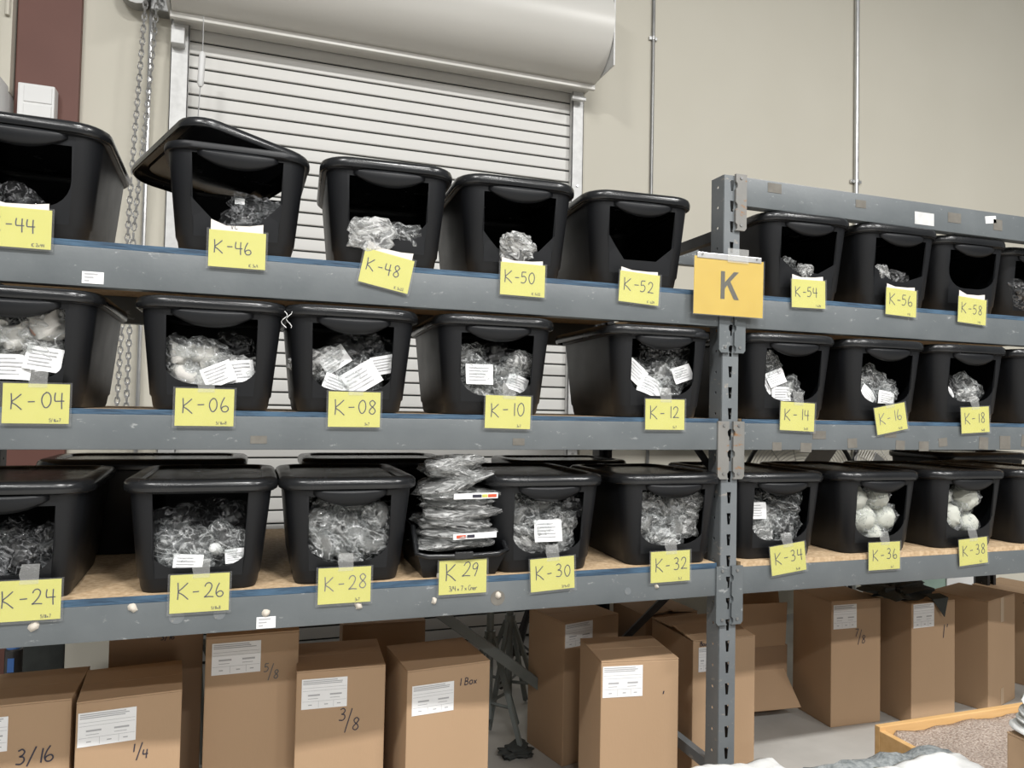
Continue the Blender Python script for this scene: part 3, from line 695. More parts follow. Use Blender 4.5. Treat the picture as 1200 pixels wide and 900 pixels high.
def paper_mesh(seed, w_, h_, curl):
    rnd = random.Random(seed); nx, nz = 6, 5; vs = []; off = Vector((seed*1.3, 2, 1))
    for i in range(nx+1):
        for j in range(nz+1):
            x, z = (i/nx-.5)*w_, (j/nz-.5)*h_; y = -curl*(4*(i/nx-.5)**2)*-.5+.08*noise.noise(Vector((x*2, z*2, 0))+off)
            vs.append((x, y, z))
    mb = MB().add(vs, [(i*(nz+1)+j, (i+1)*(nz+1)+j, (i+1)*(nz+1)+j+1, i*(nz+1)+j+1) for i in range(nx) for j in range(nz)])
    me = mb.mesh('paper_slip', M_['paper'], smooth=50)
    pr = MB()
    for k in range(5):
        zz = h_*(.32-.15*k); n = 6; x1 = rnd.uniform(.1, .4)*w_
        pts = []
        for i in range(n+1):
            x = -.4*w_+(x1+.4*w_)*i/n; fx = x/w_
            y = -curl*(4*fx*fx)*-.5-.035
            pts.append((x, y+.08*noise.noise(Vector((x*2, zz*2, 0))+off), zz))
        pr.add([(a, b, c+.022*h_) for a, b, c in pts]+[(a, b, c-.022*h_) for a, b, c in pts], [(i, i+1, n+i+2, n+i+1) for i in range(n)])
    return me, pr.mesh('slip_print', M_['print'])
PAPER = [paper_mesh(s, 1.5, 1.1, .25*(s % 3)) for s in range(4)]
def where(u, v):
    h = 'left' if u < -.34 else 'right' if u > .34 else 'middle'
    t = 'lower' if v < .32 else 'upper' if v > .62 else 'mid'
    return {('mid', 'middle'): 'centre'}.get((t, h), f'{t} {h}' if t != 'mid' else h)
KW = {'coil': ('clear bag holding a braided grey ring', 'film'), 'dark': ('clear bag holding a black fitting', 'darkfilm'), 'grey': ('crinkled clear bag holding a grey fitting', 'film'),
      'cloth': ('bag of folded off-white fabric part', 'film'), 'net': ('round white cord net bundle', 'film'), 'paper': ('clear bag with white printed slip', 'film'), 'clear': ('crumpled empty looking clear bag', 'milky'), 'dim': ('dark crumpled clear bag', 'darkfilm')}
def bag(code, kind, u, v, size, y=.075, rot=(0, 0, 0), film=None, paper=False, flatten=.8, extra=None, label=None):
    e0, X, Y, Z, yaw, op = TOTES[code]
    if y >= .04: y = max(y, size*flatten*1.22+.006)
    xs = [p[0] for p in op]; zs = [p[1] for p in op]; hw = max(xs); zb, zt = min(zs), max(zs)
    lim = max(.05, .166-size*1.3); loc = Vector((max(-lim, min(lim, u*hw)) if y > 0.03 else u*hw, yfront(zb+v*(zt-zb))+y, zb+v*(zt-zb))); loc = Matrix.Rotation(yaw, 3, 'Z') @ loc + Vector((X, Y, Z))
    nm, fm = KW[kind]; seed = int(abs(u)*1000+v*100+size*1000)+sum(map(ord, code)); rnd = random.Random(seed)
    e = empty('parts_bag' if kind != 'net' else 'net_bundle', loc, 0, label or f'{nm} at {where(u, v)} of the opening of tote {code}', 'bag' if kind != 'net' else 'net', f'bags in tote {code}')
    e.rotation_euler = tuple(R(a) for a in rot)
    f = link('film', FILM[film or fm][seed % 7], e); f.scale = (size*rnd.uniform(1.05, 1.5), size*flatten, size*rnd.uniform(.8, 1.1)) if kind != 'net' else (size, size*.9, size); f.rotation_euler = (rnd.uniform(-.3, .3), rnd.uniform(-.5, .5), rnd.uniform(-.35, .35)+math.pi*rnd.randint(0, 1))
    def inner(name, me, s, r=(0, 0, 0), l=(0, 0, 0)):
        o = link(name, me, e, Vector(l)*size, r); o.scale = (size*s, size*s, size*s) if not isinstance(s, tuple) else tuple(size*q for q in s); return o
    if kind == 'coil': inner('braided_ring', COIL, .92, (rnd.uniform(-1.1, 1.1), rnd.uniform(-3, 3), rnd.uniform(-1.1, 1.1)))
    elif kind in ('dark', 'grey'): inner('fitting', FIT[kind], .95, (rnd.uniform(-.4, .4), rnd.uniform(-1, 1), rnd.uniform(-.6, .6)))
    elif kind == 'dim': inner('fitting', FIT['dark'], .8, (rnd.uniform(-.4, .4), rnd.uniform(-1, 1), 0))
    elif kind == 'cloth': inner('fabric_part', CLOTH[seed % 3], (.93, .7, .72), (0, rnd.uniform(-.5, .5), 0))
    elif kind == 'net': inner('cord_net', NETM[seed % 3], .9, (rnd.uniform(-.8, .8), rnd.uniform(-3, 3), 0))
    elif kind == 'paper': inner('fitting', FIT['dark'], .62, (0, rnd.uniform(-1, 1), 0), (0, .2, 0))
    if kind == 'paper' or paper:
        me, pm = PAPER[seed % 4]
        p = inner('paper_slip', me, 1.02, (rnd.uniform(-.35, .0), 0, 0), (0, -1.02*flatten, 0)); q = link('slip_print', pm, p)
    return e
def bags(code, rows):
    for r_ in rows: bag(code, *r_[:3], r_[3]*(1.12 if r_[0] != 'net' else 1.04), **(r_[4] if len(r_) > 4 else {}))
V = lambda **k: k
bags('K-04', [('cloth', -.7, .75, .06), ('cloth', .55, .78, .058), ('cloth', -.05, .62, .055), ('paper', -.75, .25, .055, V(rot=(0, -10, 0), film='milky')), ('paper', .55, .32, .052, V(rot=(0, 8, 0), film='milky')), ('cloth', -.1, .2, .055, V(paper=True))])
bags('K-06', [('cloth', -.7, .45, .048), ('cloth', -.15, .42, .052), ('cloth', -.55, .12, .055), ('cloth', -.1, .05, .048), ('paper', .58, .22, .052, V(rot=(0, -10, 0), film='milky')), ('paper', .15, .16, .05, V(rot=(0, -24, 0), film='milky', y=.06)), ('dim', .55, .55, .055, V(y=.14))])
bags('K-08', [('clear', -.85, .42, .048), ('paper', -.4, .48, .05, V(rot=(0, -35, 0), y=.1)), ('dark', .15, .65, .06, V(y=.1)), ('paper', .25, .20, .062, V(rot=(0, -32, 0), y=.06)), ('paper', .82, .42, .045, V(rot=(0, -12, 0))), ('paper', -.35, .06, .05, V(rot=(0, 20, 0), y=.06)), ('dim', .75, .7, .045, V(y=.12))])
bags('K-10', [('grey', -.75, .62, .05), ('dark', .1, .66, .055, V(y=.1)), ('paper', -.45, .35, .052, V(y=.06)), ('grey', .35, .42, .05), ('clear', .85, .55, .045), ('clear', -.4, .06, .045, V(y=.06)), ('grey', .25, .08, .048, V(y=.06)), ('paper', .7, .22, .042, V(rot=(0, 20, 0)))])
bags('K-12', [('paper', -.75, .42, .05, V(rot=(0, 40, 0))), ('grey', .2, .45, .056, V(film='film')), ('dim', .1, .78, .05, V(y=.1)), ('paper', .78, .42, .045, V(rot=(0, -18, 0))), ('paper', -.25, .16, .055, V(rot=(0, 28, 0), y=.06)), ('grey', .35, .12, .05, V(y=.06)), ('dark', .75, .78, .045, V(y=.1))])
bags('K-14', [('dark', -.6, .72, .052, V(y=.08, rot=(0, 60, 0), film='film')), ('paper', -.4, .45, .045, V(rot=(0, -20, 0))), ('paper', -.8, .28, .045, V(rot=(0, 60, 0))), ('clear', -.2, .12, .048, V(paper=True, y=.06)), ('grey', .3, .22, .048)])
bags('K-16', [('clear', -.8, .48, .045), ('dark', -.1, .45, .05, V(film='film')), ('paper', -.5, .16, .045, V(rot=(0, 45, 0), y=.06)), ('paper', .25, .1, .045, V(rot=(0, 10, 0), y=.06)), ('grey', .5, .28, .042)])
bags('K-18', [('paper', -.7, .18, .045, V(rot=(0, 45, 0))), ('grey', .45, .3, .052), ('dark', -.1, .28, .052), ('clear', .2, .05, .045, V(y=.06))])
bags('K-24', [('dim', -.55, .2, .06), ('dim', .3, .24, .062), ('dim', -.1, .45, .055, V(y=.12)), ('dark', .75, .35, .05, V(y=.1))])
bags('K-26', [('dim', -.5, .5, .06, V(y=.1)), ('dark', -.3, .24, .062, V(film='film')), ('dark', .45, .24, .056, V(film='film')), ('paper', -.25, .03, .045, V(rot=(0, 4, 0), y=.05)), ('dim', .6, .55, .06, V(y=.13)), ('paper', .75, .12, .032, V(rot=(0, -5, 0), y=.05)), ('dim', -.8, .28, .05)])
bags('K-28', [('coil', -.85, .55, .056), ('coil', .2, .74, .05, V(y=.1)), ('coil', -.05, .45, .06, V(y=.06)), ('coil', .85, .66, .05), ('coil', .6, .28, .058, V(y=.06)), ('coil', -.6, .22, .055, V(y=.06)), ('coil', .05, .08, .052, V(y=.05)), ('coil', -.45, .8, .048, V(y=.1))])
bags('K-30', [('grey', -.7, .55, .056), ('grey', .05, .72, .055, V(y=.1)), ('coil', -.85, .8, .046, V(y=.1)), ('clear', .55, .45, .05), ('grey', .05, .36, .056, V(y=.06, paper=True)), ('clear', -.5, .16, .052, V(y=.05)), ('coil', .35, .12, .055, V(y=.05)), ('dim', .8, .75, .05)])
bags('K-32', [('grey', -.6, .7, .055), ('grey', .1, .6, .06), ('clear', .75, .72, .05), ('grey', -.65, .34, .056, V(y=.06)), ('coil', .2, .25, .06, V(y=.06)), ('clear', .75, .35, .048), ('clear', -.05, .04, .048, V(y=.05))])
bags('K-34', [('clear', -.7, .55, .048, V(paper=True)), ('dark', .45, .62, .06, V(y=.1, film='film')), ('grey', -.1, .38, .055), ('clear', -.5, .12, .05, V(y=.06)), ('dark', .55, .2, .052, V(film='film')), ('dim', -.3, .78, .05, V(y=.12))])
bags('K-36', [('net', -.62, .72, .056), ('net', .3, .74, .054), ('net', -.33, .33, .060, V(y=.06)), ('net', .62, .34, .056), ('net', -.95, .38, .05), ('net', .12, .02, .045, V(y=.06))])
bags('K-38', [('net', -.85, .72, .052), ('net', .35, .66, .060), ('net', -.45, .28, .058, V(y=.06)), ('net', .45, .10, .048, V(y=.06))])
bags('K-44', [('dim', -.1, .08, .05)])
bags('K-46', [('dim', .1, .10, .055, V(y=.06, rot=(0, 12, 0))), ('clear', .8, .22, .042, V(film='darkfilm')), ('dim', .55, .32, .06, V(y=.12)), ('paper', .05, .48, .016, V(y=.10, label='small white slip glinting inside the opening of tote K-46'))])
bags('K-48', [('clear', -.38, .04, .046, V(y=-.012, rot=(0, 8, 0), flatten=.42, label='clear zip bag draped over the opening edge of tote K-48')), ('dim', .42, .12, .044, V(y=.03, rot=(0, 26, 0), film='film', label='dark shiny zip bag behind the draped one in tote K-48'))])
bags('K-50', [('clear', .02, .03, .050, V(y=.0, flatten=.5, label='small folded clear bag on the opening edge of tote K-50'))])
bags('K-54', [('dim', -.45, .12, .042, V(film='film')), ('clear', .0, .02, .030, V(y=.02))])
bags('K-56', [('clear', -.55, .18, .030, V(y=.02, rot=(0, 60, 0))), ('dim', .1, .03, .035, V(y=.03))])
bags('K-60', [('dim', -.6, .15, .055, V(y=.0, rot=(0, 40, 0)))])
# a bottle with a white cap among the bags of K-26
e0, X, Y, Z, yaw, op = TOTES['K-26']
bt = empty('capped_bottle', (X+.035, Y+.035, Z+.112), 0, 'black bottle with ribbed white cap lying in tote K-26', 'bottle'); bt.rotation_euler = (R(-20), R(12), R(-30))
MB().tube([(0, .02, 0), (0, .10, 0)], .026, 16).build('bottle_body', M_['darkpart'], bt, smooth=40)
MB().tube([(0, -.012, 0), (0, -.008, 0), (0, .004, 0), (0, .02, 0)], [.006, .012, .017, .018], 16).build('cap', M_['white'], bt, smooth=30)
e0, X, Y, Z, yaw, op = TOTES['K-04']
tr = link('copper_coil', torus_mesh('copper_coil', .022, .009, M_['copper']), None, (X+.055, Y+.03, Z+.215)); tag(tr, 'small reddish copper coil on the white bags of tote K-04', 'coil')

# ------------------------------------------------------------------ open stacking bin K-29 with its pile
hb = empty('stacking_bin', (.622, .03, SH['low']), 0, 'small open black stacking bin piled high with bags, tag K-29', 'bin')
mb = MB(); w0, w1 = .115, .140
def hopper(w0, w1, d):
    v = [(-w0, 0, 0), (w0, 0, 0), (w0, d, 0), (-w0, d, 0), (-w1, -.035, .075), (w1, -.035, .075), (w1, .06, .15), (-w1, .06, .15), (w1, d, .16), (-w1, d, .16)]
    return MB().add(v, [(0, 1, 2, 3), (0, 4, 5, 1), (1, 5, 6, 8, 2), (0, 3, 9, 7, 4), (2, 8, 9, 3)])
solid(hopper(w0, w1, .32).build('bin_body', M_['tote'], hb), .004, 0)
MB().tube([(-w1, .06, .15), (-w1-.004, -.033, .08), (-w1*.8, -.042, .072), (0, -.044, .070), (w1*.8, -.042, .072), (w1+.004, -.033, .08), (w1, .06, .15)], .0085, 8).build('rolled_lip', M_['lid'], hb, smooth=60)
BX(-.03, .03, -.052, -.040, .062, .084).build('label_slot', M_['lid'], hb, bevel=.003)
BX(-.075, -.05, -.008, -.004, .0, .062).build('paper_strip', M_['oldpaper'], hb)
FLATB = [crumple(s+40, 26, 12, .17, 2.4, 1.0).mesh('film', M_['milky'], smooth=60, weld=True) for s in range(5)]
ordn = ['bottom', 'second lowest', 'third lowest', 'fourth lowest', 'middle', 'fourth highest', 'third highest', 'second highest', 'topmost']
zz = .085
for k in range(9):
    rnd = random.Random(100+k); th = .017 if k < 6 else .021
    tilt = (0, 0) if k < 6 else ((rnd.uniform(-6, 2), (-14, 8, -4)[k-6]))
    e = empty('flat_parts_bag', (.622+rnd.uniform(-.012, .012)+(.0 if k < 6 else -.02), .10+rnd.uniform(-.01, .01), SH['low']+zz+th), 0, f'{ordn[k]} flat clear bag of braided hoses piled in the stacking bin', 'bag', 'bags piled in the stacking bin')
    e.rotation_euler = (R(tilt[0]), R(tilt[1]), R(rnd.uniform(-8, 8)))
    f = link('film', FLATB[k % 5], e); f.scale = (.135 if k < 7 else .10, .125, th*1.35)
    c = link('braided_hose', COIL, e, (0, 0, 0), (R(90), 0, 0)); c.scale = (.125 if k < 7 else .09, th*1.5, .11)
    if k in (1, 5):
        p = BX(-.06, .085, -.128, -.122, -.007, .010).build('header_card', M_['paper'], e)
        for x0, x1, m in ((-.0, .03, 'ink'), (.032, .05, 'yellow'), (.052, .08, 'yred')) if k == 5 else ((-.05, -.02, 'yred'), (-.015, .01, 'ink')): BX(x0, x1, -.1295, -.128, -.003, .006).build('printed_bar', M_[m], p)
    zz += th*1.8 if k < 6 else th*1.3

# ------------------------------------------------------------------ cardboard boxes
BXH = .6
def carton(X, Y, w_, d_, h_, yaw, label, mat='card', lab=None, text=None, seam='x', lift=0, flaps=True, z=0, lab2=None, tape=False, textmat='ink', tside=None):
    """origin at the front left bottom corner"""
    e = empty('cardboard_box', (X, Y, z), R(yaw), label, 'box'); m = M_[mat]
    BX(0, w_, 0, d_, 0, h_-.006).build('box_body', m, e, bevel=.004)
    if flaps:
        if seam == 'x': sp = [(0, w_, 0, d_*.497, 'f'), (0, w_, d_*.503, d_, 'b')]
        else: sp = [(0, w_*.497, 0, d_, 'l'), (w_*.503, w_, 0, d_, 'r')]
        for x0, x1, y0, y1, s in sp:
            a = R(lift)
            if s == 'f': Mx = Matrix.Rotation(a, 4, 'X'); piv = Vector((0, 0, h_-.006))
            elif s == 'b': Mx = Matrix.Rotation(-a*.6, 4, 'X'); piv = Vector((0, d_, h_-.006))
            elif s == 'l': Mx = Matrix.Rotation(-a, 4, 'Y'); piv = Vector((0, 0, h_-.006))
            else: Mx = Matrix.Rotation(a*.6, 4, 'Y'); piv = Vector((w_, 0, h_-.006))
            BX(x0-piv.x, x1-piv.x, y0-piv.y, y1-piv.y, 0, .005, Matrix.Translation(piv) @ Mx).build('top_flap', m, e, bevel=.0015)
    if tape: BX(w_*.44, w_*.56, -.0012, .0, h_-.13, h_-.004).build('tape_strip', M_['tape'], e); BX(w_*.44, w_*.56, -.0012, .0, .005, .09).build('tape_strip', M_['tape'], e)
    if lab:
        lx, lz_, lw, lh = lab
        shipping_label(e, lx, lz_, lw, lh)
    if text and len(text) == 5:
        (n_, d2), tx, tz, th_, _ = text
        lettering('handwriting', n_, M_[textmat], e, tx, tz+th_*.55, th_, .0034, -.0015, .62, .1, rnd=random.Random(n_))
        lettering('handwriting', '/', M_[textmat], e, tx+th_*.42, tz-th_*.25, th_*1.7, .0034, -.0015, rnd=random.Random(3))
        lettering('handwriting', d2, M_[textmat], e, tx+th_*1.15, tz-th_*.35, th_, .0034, -.0015, .62, .1, rnd=random.Random(d2))
    elif text:
        s, tx, tz, th_ = text
        lettering('handwriting', s, M_[textmat], e, tx, tz, th_, .0042 if th_ > .03 else .003, -.0015, .62, .12, rnd=random.Random(s))
    if tside:                                     # label on the left side
        ly, lz_, lw, lh = tside
        BX(-.0016, -.0002, ly, ly+lw, lz_, lz_+lh).build('side_label', M_['paper'], e)
    return e
def shipping_label(e, lx, lz_, lw, lh):
    p = BX(lx, lx+lw, -.0014, -.0001, lz_, lz_+lh).build('shipping_label', M_['paper'], e)
    mb = MB(); rnd = random.Random(int(lx*1e4))
    for k in range(3): mb.box(lx+.03*lw, lx+lw*rnd.uniform(.75, .97), -.0020, -.0015, lz_+lh*(.93-.055*k), lz_+lh*(.955-.055*k))
    for x0 in (.14, .62): mb.box(lx+lw*x0, lx+lw*(x0+.26), -.0020, -.0015, lz_+lh*.43, lz_+lh*.48)
    for x0 in (.14, .62): mb.box(lx+lw*x0, lx+lw*(x0+.22), -.0020, -.0015, lz_+lh*.335, lz_+lh*.35)
    for q in (.25, .70, .60): mb.box(lx+.02*lw, lx+lw*.98, -.0018, -.0015, lz_+lh*q, lz_+lh*(q+.008))
    mb.box(lx+lw*.37, lx+lw*.376, -.0018, -.0015, lz_+lh*.04, lz_+lh*.25); mb.box(lx+lw*.7, lx+lw*.706, -.0018, -.0015, lz_+lh*.04, lz_+lh*.25)
    for x0 in (.15, .5, .78): mb.box(lx+lw*x0, lx+lw*(x0+.08), -.0020, -.0015, lz_+lh*.12, lz_+lh*.15)
    mb.build('label_print', M_['print'], p)
LW, LH = .155, .098
carton(-.79, .31, .292, .29, BXH, 1, 'cardboard box marked 3/16 at the lower left frame edge', lab=(.03, .465, .10, .10), text=('3/16', .150, .42, .044))
carton(-.478, .275, .287, .29, BXH, 5, 'cardboard box marked 1/4 with large label', lab=(.006, .465, .155, .10), text=(('1', '4'), .150, .415, .026, 1))
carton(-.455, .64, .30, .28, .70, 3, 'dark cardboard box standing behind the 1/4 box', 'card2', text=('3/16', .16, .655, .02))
carton(-.135, .44, .300, .29, .715, 1, 'taller cardboard box in shadow marked 5/8', 'card', lab=(.02, .585, .155, .105), text=(('5', '8'), .185, .565, .028, 1), textmat='inkgrey')
carton(.155, .365, .297, .30, BXH, -3, 'cardboard box marked 3/8 in the middle of left bay', lab=(.018, .47, .15, .10), text=(('3', '8'), .14, .40, .040, 1))
carton(.512, .268, .303, .285, BXH, 5, 'cardboard box under tag K-29 with white label', lab=(.018, .445, .15, .10), text=('1 Box', .185, .525, .026), lift=1)
carton(1.254, .655, .295, .27, BXH, 13, 'cardboard box standing behind the middle one, label partly hidden', 'card', lab=(.005, .49, .145, .10))
carton(1.193, .176, .295, .27, BXH, -8, 'front cardboard box left of the rack post with white label', lab=(.006, .47, .15, .11), text=("'", .225, .44, .045))
carton(1.648, .295, .287, .33, BXH, -1, 'cardboard box with torn open top behind the rack post', lab=(.025, .475, .06, .095), text=('Box', .03, .575, .018), lift=6)
carton(2.640, .645, .292, .28, BXH, -2, 'cardboard box marked 7/8 right of the post', lab=(.012, .465, .135, .115), text=(('7', '8'), .135, .40, .036, 1), seam='y')
carton(3.040, .553, .29, .30, .585, 1.5, 'cardboard box marked 1 with dark rag on top', lab=(.012, .465, .135, .115), text=("1'", .19, .40, .07), seam='y')
carton(3.562, .565, .33, .28, .56, 17, 'taped cardboard box at the lower right frame edge', tape=True, tside=(.17, .42, .10, .11), seam='y')
carton(4.12, .76, .36, .30, .51, 15, 'cardboard box behind the taped one at right edge', seam='y')
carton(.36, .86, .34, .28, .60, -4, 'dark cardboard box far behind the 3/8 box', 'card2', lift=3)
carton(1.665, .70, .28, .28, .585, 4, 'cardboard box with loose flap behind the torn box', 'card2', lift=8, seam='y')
# opened carton between the torn box and the 7/8 box
oc = empty('opened_carton', (2.22, .93, 0), R(-4), 'collapsed open carton with hanging flaps behind the rack post', 'box')
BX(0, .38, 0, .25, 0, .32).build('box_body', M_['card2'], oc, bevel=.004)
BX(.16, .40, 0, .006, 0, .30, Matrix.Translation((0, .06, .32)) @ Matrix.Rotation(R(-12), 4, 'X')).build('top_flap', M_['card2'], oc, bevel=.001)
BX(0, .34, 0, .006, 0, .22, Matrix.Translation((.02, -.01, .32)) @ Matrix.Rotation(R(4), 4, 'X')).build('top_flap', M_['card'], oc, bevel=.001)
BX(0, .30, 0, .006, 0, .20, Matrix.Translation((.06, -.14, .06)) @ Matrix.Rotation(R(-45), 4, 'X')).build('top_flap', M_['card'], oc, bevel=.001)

# ------------------------------------------------------------------ stands, fans and other things behind
def stand(X, Y, h, lab, mat='stand', legs=4, a0=20, spread=.2, joint=.46, r=.017, cap=None):
    e = empty('pipe_stand', (X, Y, 0), 0, lab, 'stand', 'pipe stands behind the boxes')
    MB().tube([(0, 0, .10), (0, 0, h)], r, 12).build('column', M_[mat], e, smooth=40)
    MB().tube([(0, 0, .12), (0, 0, joint-.08)], r*.7, 10).build('inner_column', M_['blacksteel'], e, smooth=40)
    MB().tube([(0, 0, joint-.03), (0, 0, joint+.03)], r*1.5, 12).build('collar', M_[mat], e, smooth=40)
    for k in range(legs):
        a = R(a0+360*k/legs); d = Vector((math.cos(a), math.sin(a), 0))
        MB().tube([d*.02+Vector((0, 0, joint)), d*spread+Vector((0, 0, .012))], .013, 4).build('leg', M_[mat], e)
        MB().tube([d*.02+Vector((0, 0, .17)), d*spread*.62+Vector((0, 0, .18))], .008, 4).build('strut', M_[mat], e)
    if cap: MB().tube([(0, 0, h), (0, 0, h+.03)], r*1.15, 12).build('cap', M_[cap], e, smooth=40)
    return e
stand(1.03, .98, .95, 'grey steel pipe stand left of the brown box under the shelf', a0=30)
stand(1.20, 1.20, .95, 'grey steel pipe stand nearest the brown box under the shelf', a0=45)
stand(1.46, 1.55, .95, 'black pipe stand behind the brown box', 'blacksteel', a0=10)
stand(-.212, 1.27, .95, 'grey steel pipe stand seen in gap beside the 5/8 box', a0=15)
stand(.10, 1.12, .95, 'grey steel pipe stand between the 5/8 and 3/8 boxes', a0=50)
tb = link('steel_bar', MB().box(-.022, .022, -.02, .02, 0, .78).mesh('steel_bar', M_['stand'], bevel=.003), None, (1.20, .84, .02), None)
tb.matrix_world = Matrix.Translation((1.28, .86, .23)) @ Matrix.Rotation(R(-53), 4, 'Y'); tag(tb, 'grey square steel bar leaning diagonally behind the box under tag K-29', 'bar')
cn = empty('blue_canister', (-.815, .95, .0), 0, 'black canister with blue cap and label behind the 3/16 box', 'canister')
MB().tube([(0, 0, 0), (0, 0, .01), (0, 0, .575), (0, 0, .58)], [.027, .029, .029, .024], 16).build('canister_body', M_['darkpart'], cn, smooth=40)
MB().tube([(0, 0, .58), (0, 0, .605), (0, 0, .612)], [.024, .024, .018], 14).build('cap', M_['bluelab'], cn, smooth=40); BX(-.012, .009, -.0305, -.026, .50, .55).build('can_label', M_['bluelab'], cn)
def fan(X, Y, Z, r, lab, yaw=0):
    e = empty('drum_fan', (X, Y, 0), R(yaw), lab, 'fan')
    mb = MB()
    for k in range(1, 22):
        rr = r*k/21; n = 40; mb.tube([(rr*math.cos(2*math.pi*i/n), -.02*math.cos(k/21*1.5), Z+rr*math.sin(2*math.pi*i/n)) for i in range(n)], .0022, 4, closed=True)
    mb.build('wire_guard', M_['guard'], e)
    sp = MB()
    for i in range(14):
        a = 2*math.pi*i/14; sp.tube([(.05*math.cos(a), -.022, Z+.05*math.sin(a)), (r*math.cos(a), -.004, Z+r*math.sin(a))], .003, 4)
    sp.build('guard_spokes', M_['guard'], e)
    n = 40; MB().tube([(r*1.02*math.cos(2*math.pi*i/n), .0, Z+r*1.02*math.sin(2*math.pi*i/n)) for i in range(n)], .014, 8, closed=True).build('drum_ring', M_['blacksteel'], e, smooth=60)
    for k in range(4):
        a = R(20+90*k); Mx = Matrix.Translation((0, .07, Z)) @ Matrix.Rotation(a, 4, 'Y') @ Matrix.Rotation(R(25), 4, 'X')
        BX(-.07, .09, -.003, .003, .06, r*.93, Mx).build('blade', M_['darkzinc'], e, bevel=.002)
    MB().tube([(0, -.03, Z), (0, -.02, Z), (0, .12, Z)], [.03, .07, .08], 18).build('hub', M_['guard'], e, smooth=50)
    for s in (-1, 1):
        MB().tube([(s*r*1.03, .05, Z), (s*r*1.0, .05, .02)], .014, 8).build('stand_leg', M_['blacksteel'], e, smooth=40)
        BX(s*r-.02, s*r+.02, -.22, .32, 0, .03).build('foot', M_['blacksteel'], e, bevel=.004)
    return e
fan(3.28, 1.62, .98, .44, 'wire guarded drum fan behind the right rack bay next to post')
fan(4.50, 2.02, 1.02, .44, 'second wire guarded drum fan behind the right rack bay')
gm = empty('green_machine', (4.30, 1.60, 0), 0, 'pale green machine cabinet glimpsed behind the taped box', 'machine')
BX(-.2, .42, 0, .14, 0, .70).build('cabinet_body', M_['green'], gm, bevel=.008); BX(.175, .42, -.012, 0, .10, .64).build('front_panel', M_['white'], gm, bevel=.004)
BX(.425, .56, -.01, .1, .0, .66).build('control_box', M_['blacksteel'], gm, bevel=.004); MB().tube([(.50, -.02, .34), (.50, -.01, .34)], .012, 10).build('button', M_['white'], gm); MB().tube([(-.02, -.02, .345), (-.02, 0, .345)], .014, 10).build('knob', M_['copper'], gm)

# rag on the "1" box
def cloth_obj(name, w_, d_, fn, mat, n=26, m=20):
    vs = []
    for i in range(n+1):
        for j in range(m+1):
            x, y = (i/n-.5)*w_, (j/m-.5)*d_; vs.append((x, y, fn(x, y)))
    return MB().add(vs, [(i*(m+1)+j, (i+1)*(m+1)+j, (i+1)*(m+1)+j+1, i*(m+1)+j+1) for i in range(n) for j in range(m)])
rg = crumple(77, 34, 18, .42, 2.8).mesh('rag', M_['rag'], smooth=60, weld=True)
e = link('rag', rg, None, (3.10, .72, .62), (0, 0, R(25))); e.scale = (.20, .11, .038); tag(e, 'crumpled dark grey rag lying on the box marked 1', 'rag')
e = empty('rag_corner', (0, 0, 0)) if False else None
rc = MB().add([(0, 0, 0), (.10, 0, .004), (.062, -.012, -.085), (.0, .05, .012), (.10, .05, .012)], [(0, 1, 2), (0, 3, 4, 1)])
o = rc.build('rag', M_['rag'], None, (3.17, .548, .598)); solid(o, .004, 0); o['label'] = 'pointed corner of dark cloth hanging over the label of box 1'; o['category'] = 'rag'
gl = link('rag', crumple(55, 26, 14, .4, 2.6).mesh('glove', M_['rag'], smooth=60, weld=True), None, (1.10, .80, .018)); gl.scale = (.075, .05, .02); tag(gl, 'small black crumpled glove on the floor beside the rear box', 'glove'); gl.name = 'glove'
bt_ = link('tape_scrap', crumple(56, 12, 8, .5, 2.6).mesh('tape_scrap', M_['bluelab'], weld=True), None, (1.06, .62, .012)); bt_.scale = (.025, .02, .012); tag(bt_, 'small scrap of blue tape on the concrete floor', 'tape')

# ------------------------------------------------------------------ foreground, lower right
pf = empty('carpet_platform', (1.98, -.30, 0), 0, 'wooden framed platform topped with brown woven carpet', 'platform')
BX(0, 1.1, 0, .022, .05, .468).build('back_rail', M_['wood'], pf, bevel=.003)
BX(0, .022, -.42, 0, .05, .455).build('side_rail', M_['wood'], pf, bevel=.003)
BX(1.078, 1.1, -.42, 0, .05, .455).build('side_rail', M_['wood'], pf, bevel=.003)
cp = MB(); vs = []; n, m = 44, 22
for i in range(n+1):
    for j in range(m+1):
        x = .024+1.05*i/n; y = -.002-.42*j/m; e_ = min(1, (i/n)*22); vs.append((x, y, .432+.012*noise.noise(Vector((x*9, y*9, 0)))+.004*noise.noise(Vector((x*50, y*50, 2)))-.05*(1-e_)))
cp.add(vs, [(i*(m+1)+j, (i+1)*(m+1)+j, (i+1)*(m+1)+j+1, i*(m+1)+j+1) for i in range(n) for j in range(m)])
solid(cp.build('carpet', M_['carpet'], pf, smooth=60), .012, 1)
for x in (.03, 1.07):
    for y in (-.39, -.03): BX(x-.02, x+.02, y-.02, y+.02, 0, .42).build('leg', M_['wood'], pf, bevel=.002)
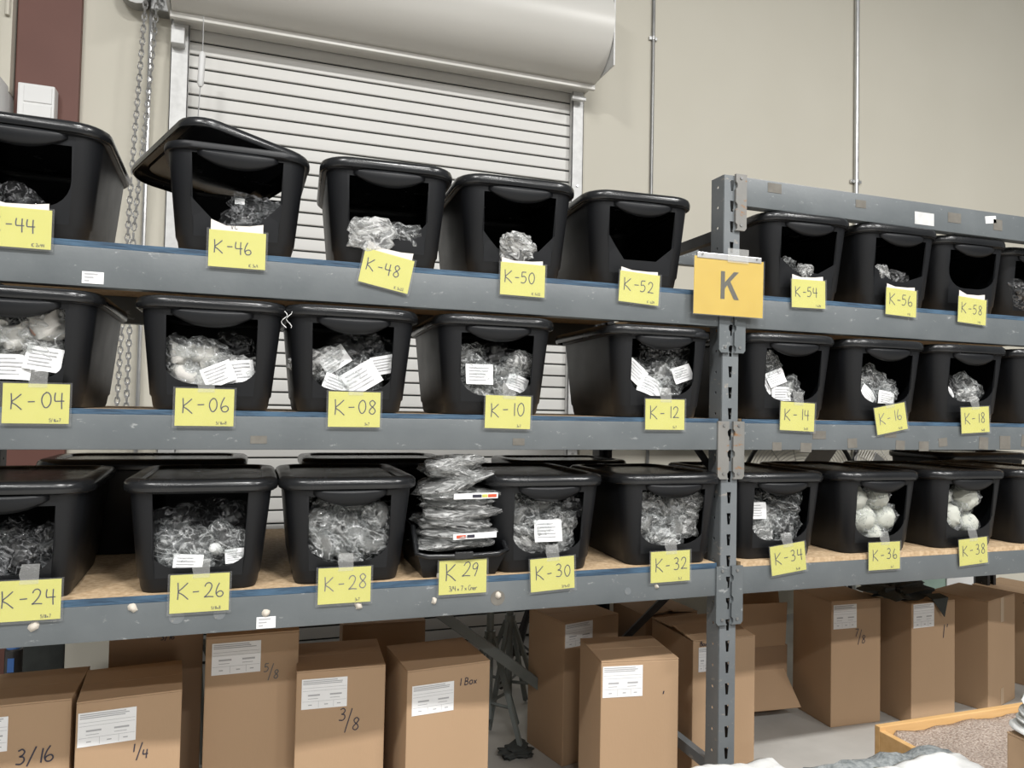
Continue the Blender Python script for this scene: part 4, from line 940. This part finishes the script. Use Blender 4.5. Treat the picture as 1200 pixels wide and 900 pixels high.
def draped(name, X, Y, Z, w_, d_, mat, lab, cat, seed, amp=.012, drop=.25, rz=0, ft=10):
    def fn(x, y):
        ex = max(abs(x)/(w_/2), abs(y)/(d_/2)); k = max(0, (ex-.72)/.28)
        return amp*2*noise.noise(Vector((x*ft+seed, y*ft, 0)))+amp*noise.noise(Vector((x*ft*2.6, y*ft*2.6, seed)))-drop*k**1.6
    o = cloth_obj(name, w_, d_, fn, mat).build(name, mat, None, (X, Y, Z), (0, 0, R(rz)), smooth=60); solid(o, .004, 0); return tag(o, lab, cat)
carton(1.45, -1.08, .36, .46, .525, 0, 'cardboard box under the grey felt blanket at bottom edge')
draped('felt_blanket', 1.665, -.86, .552, .62, .68, M_['felt'], 'grey speckled felt blanket over a box at bottom right edge', 'blanket', 3, .012, .12)
draped('white_sheet', 1.72, -.83, .582, .30, .30, M_['white'], 'crumpled white plastic sheet on the grey felt blanket', 'sheet', 8, .009, .015)
carton(1.14, -.78, .28, .32, .49, -3, 'cardboard box under the white sheet left of the felt blanket')
draped('white_sheet', 1.29, -.60, .515, .30, .36, M_['white'], 'white sheet at bottom edge just right of the post', 'sheet', 5, .006, .02, rz=-3)
carton(1.835, -1.13, .30, .28, .70, 0, 'cardboard box in the lower right corner under foam pads')
for k in range(4):
    p = link('foam_pad', crumple(60+k, 24, 12, .06, 1.5).mesh('foam_pad', M_['white'], smooth=60, weld=True), None, (1.955+.004*k, -.93, .715+k*.020), (0, 0, R(10*k)))
    p.scale = (.138-.006*k, .11, .0125); tag(p, f'{["lowest", "second lowest", "second highest", "topmost"][k]} white foam pad stacked on the corner box', 'foam pad', 'white foam pads')

dp = empty('shade_board', (-.87, 1.60, 0), 0, 'added dark board standing in for the shade behind the 3/16 box', 'board')  # dark board added where the wall behind the box lies in shade
BX(-.085, .082, 0, .03, 0, .78).build('shade_face', M_['rag'], dp, bevel=.003); BX(-.085, .082, -.006, 0, .02, .05).build('shade_edge', M_['stand'], dp)

for dx, lab in ((0, 'thin clear strap curling from the rim of tote K-06'), (.022, 'thin clear strap curling from the rim of tote K-08')):
    pts = [(dx*.6+.008*math.sin(k*.9+dx*60), .003*math.cos(k), -.006*k) for k in range(9)]
    st = MB().tube(pts, .0011, 6).build('plastic_strap', M_['white'], None, (.070, -.012, 1.765), smooth=60); tag(st, lab, 'strap')
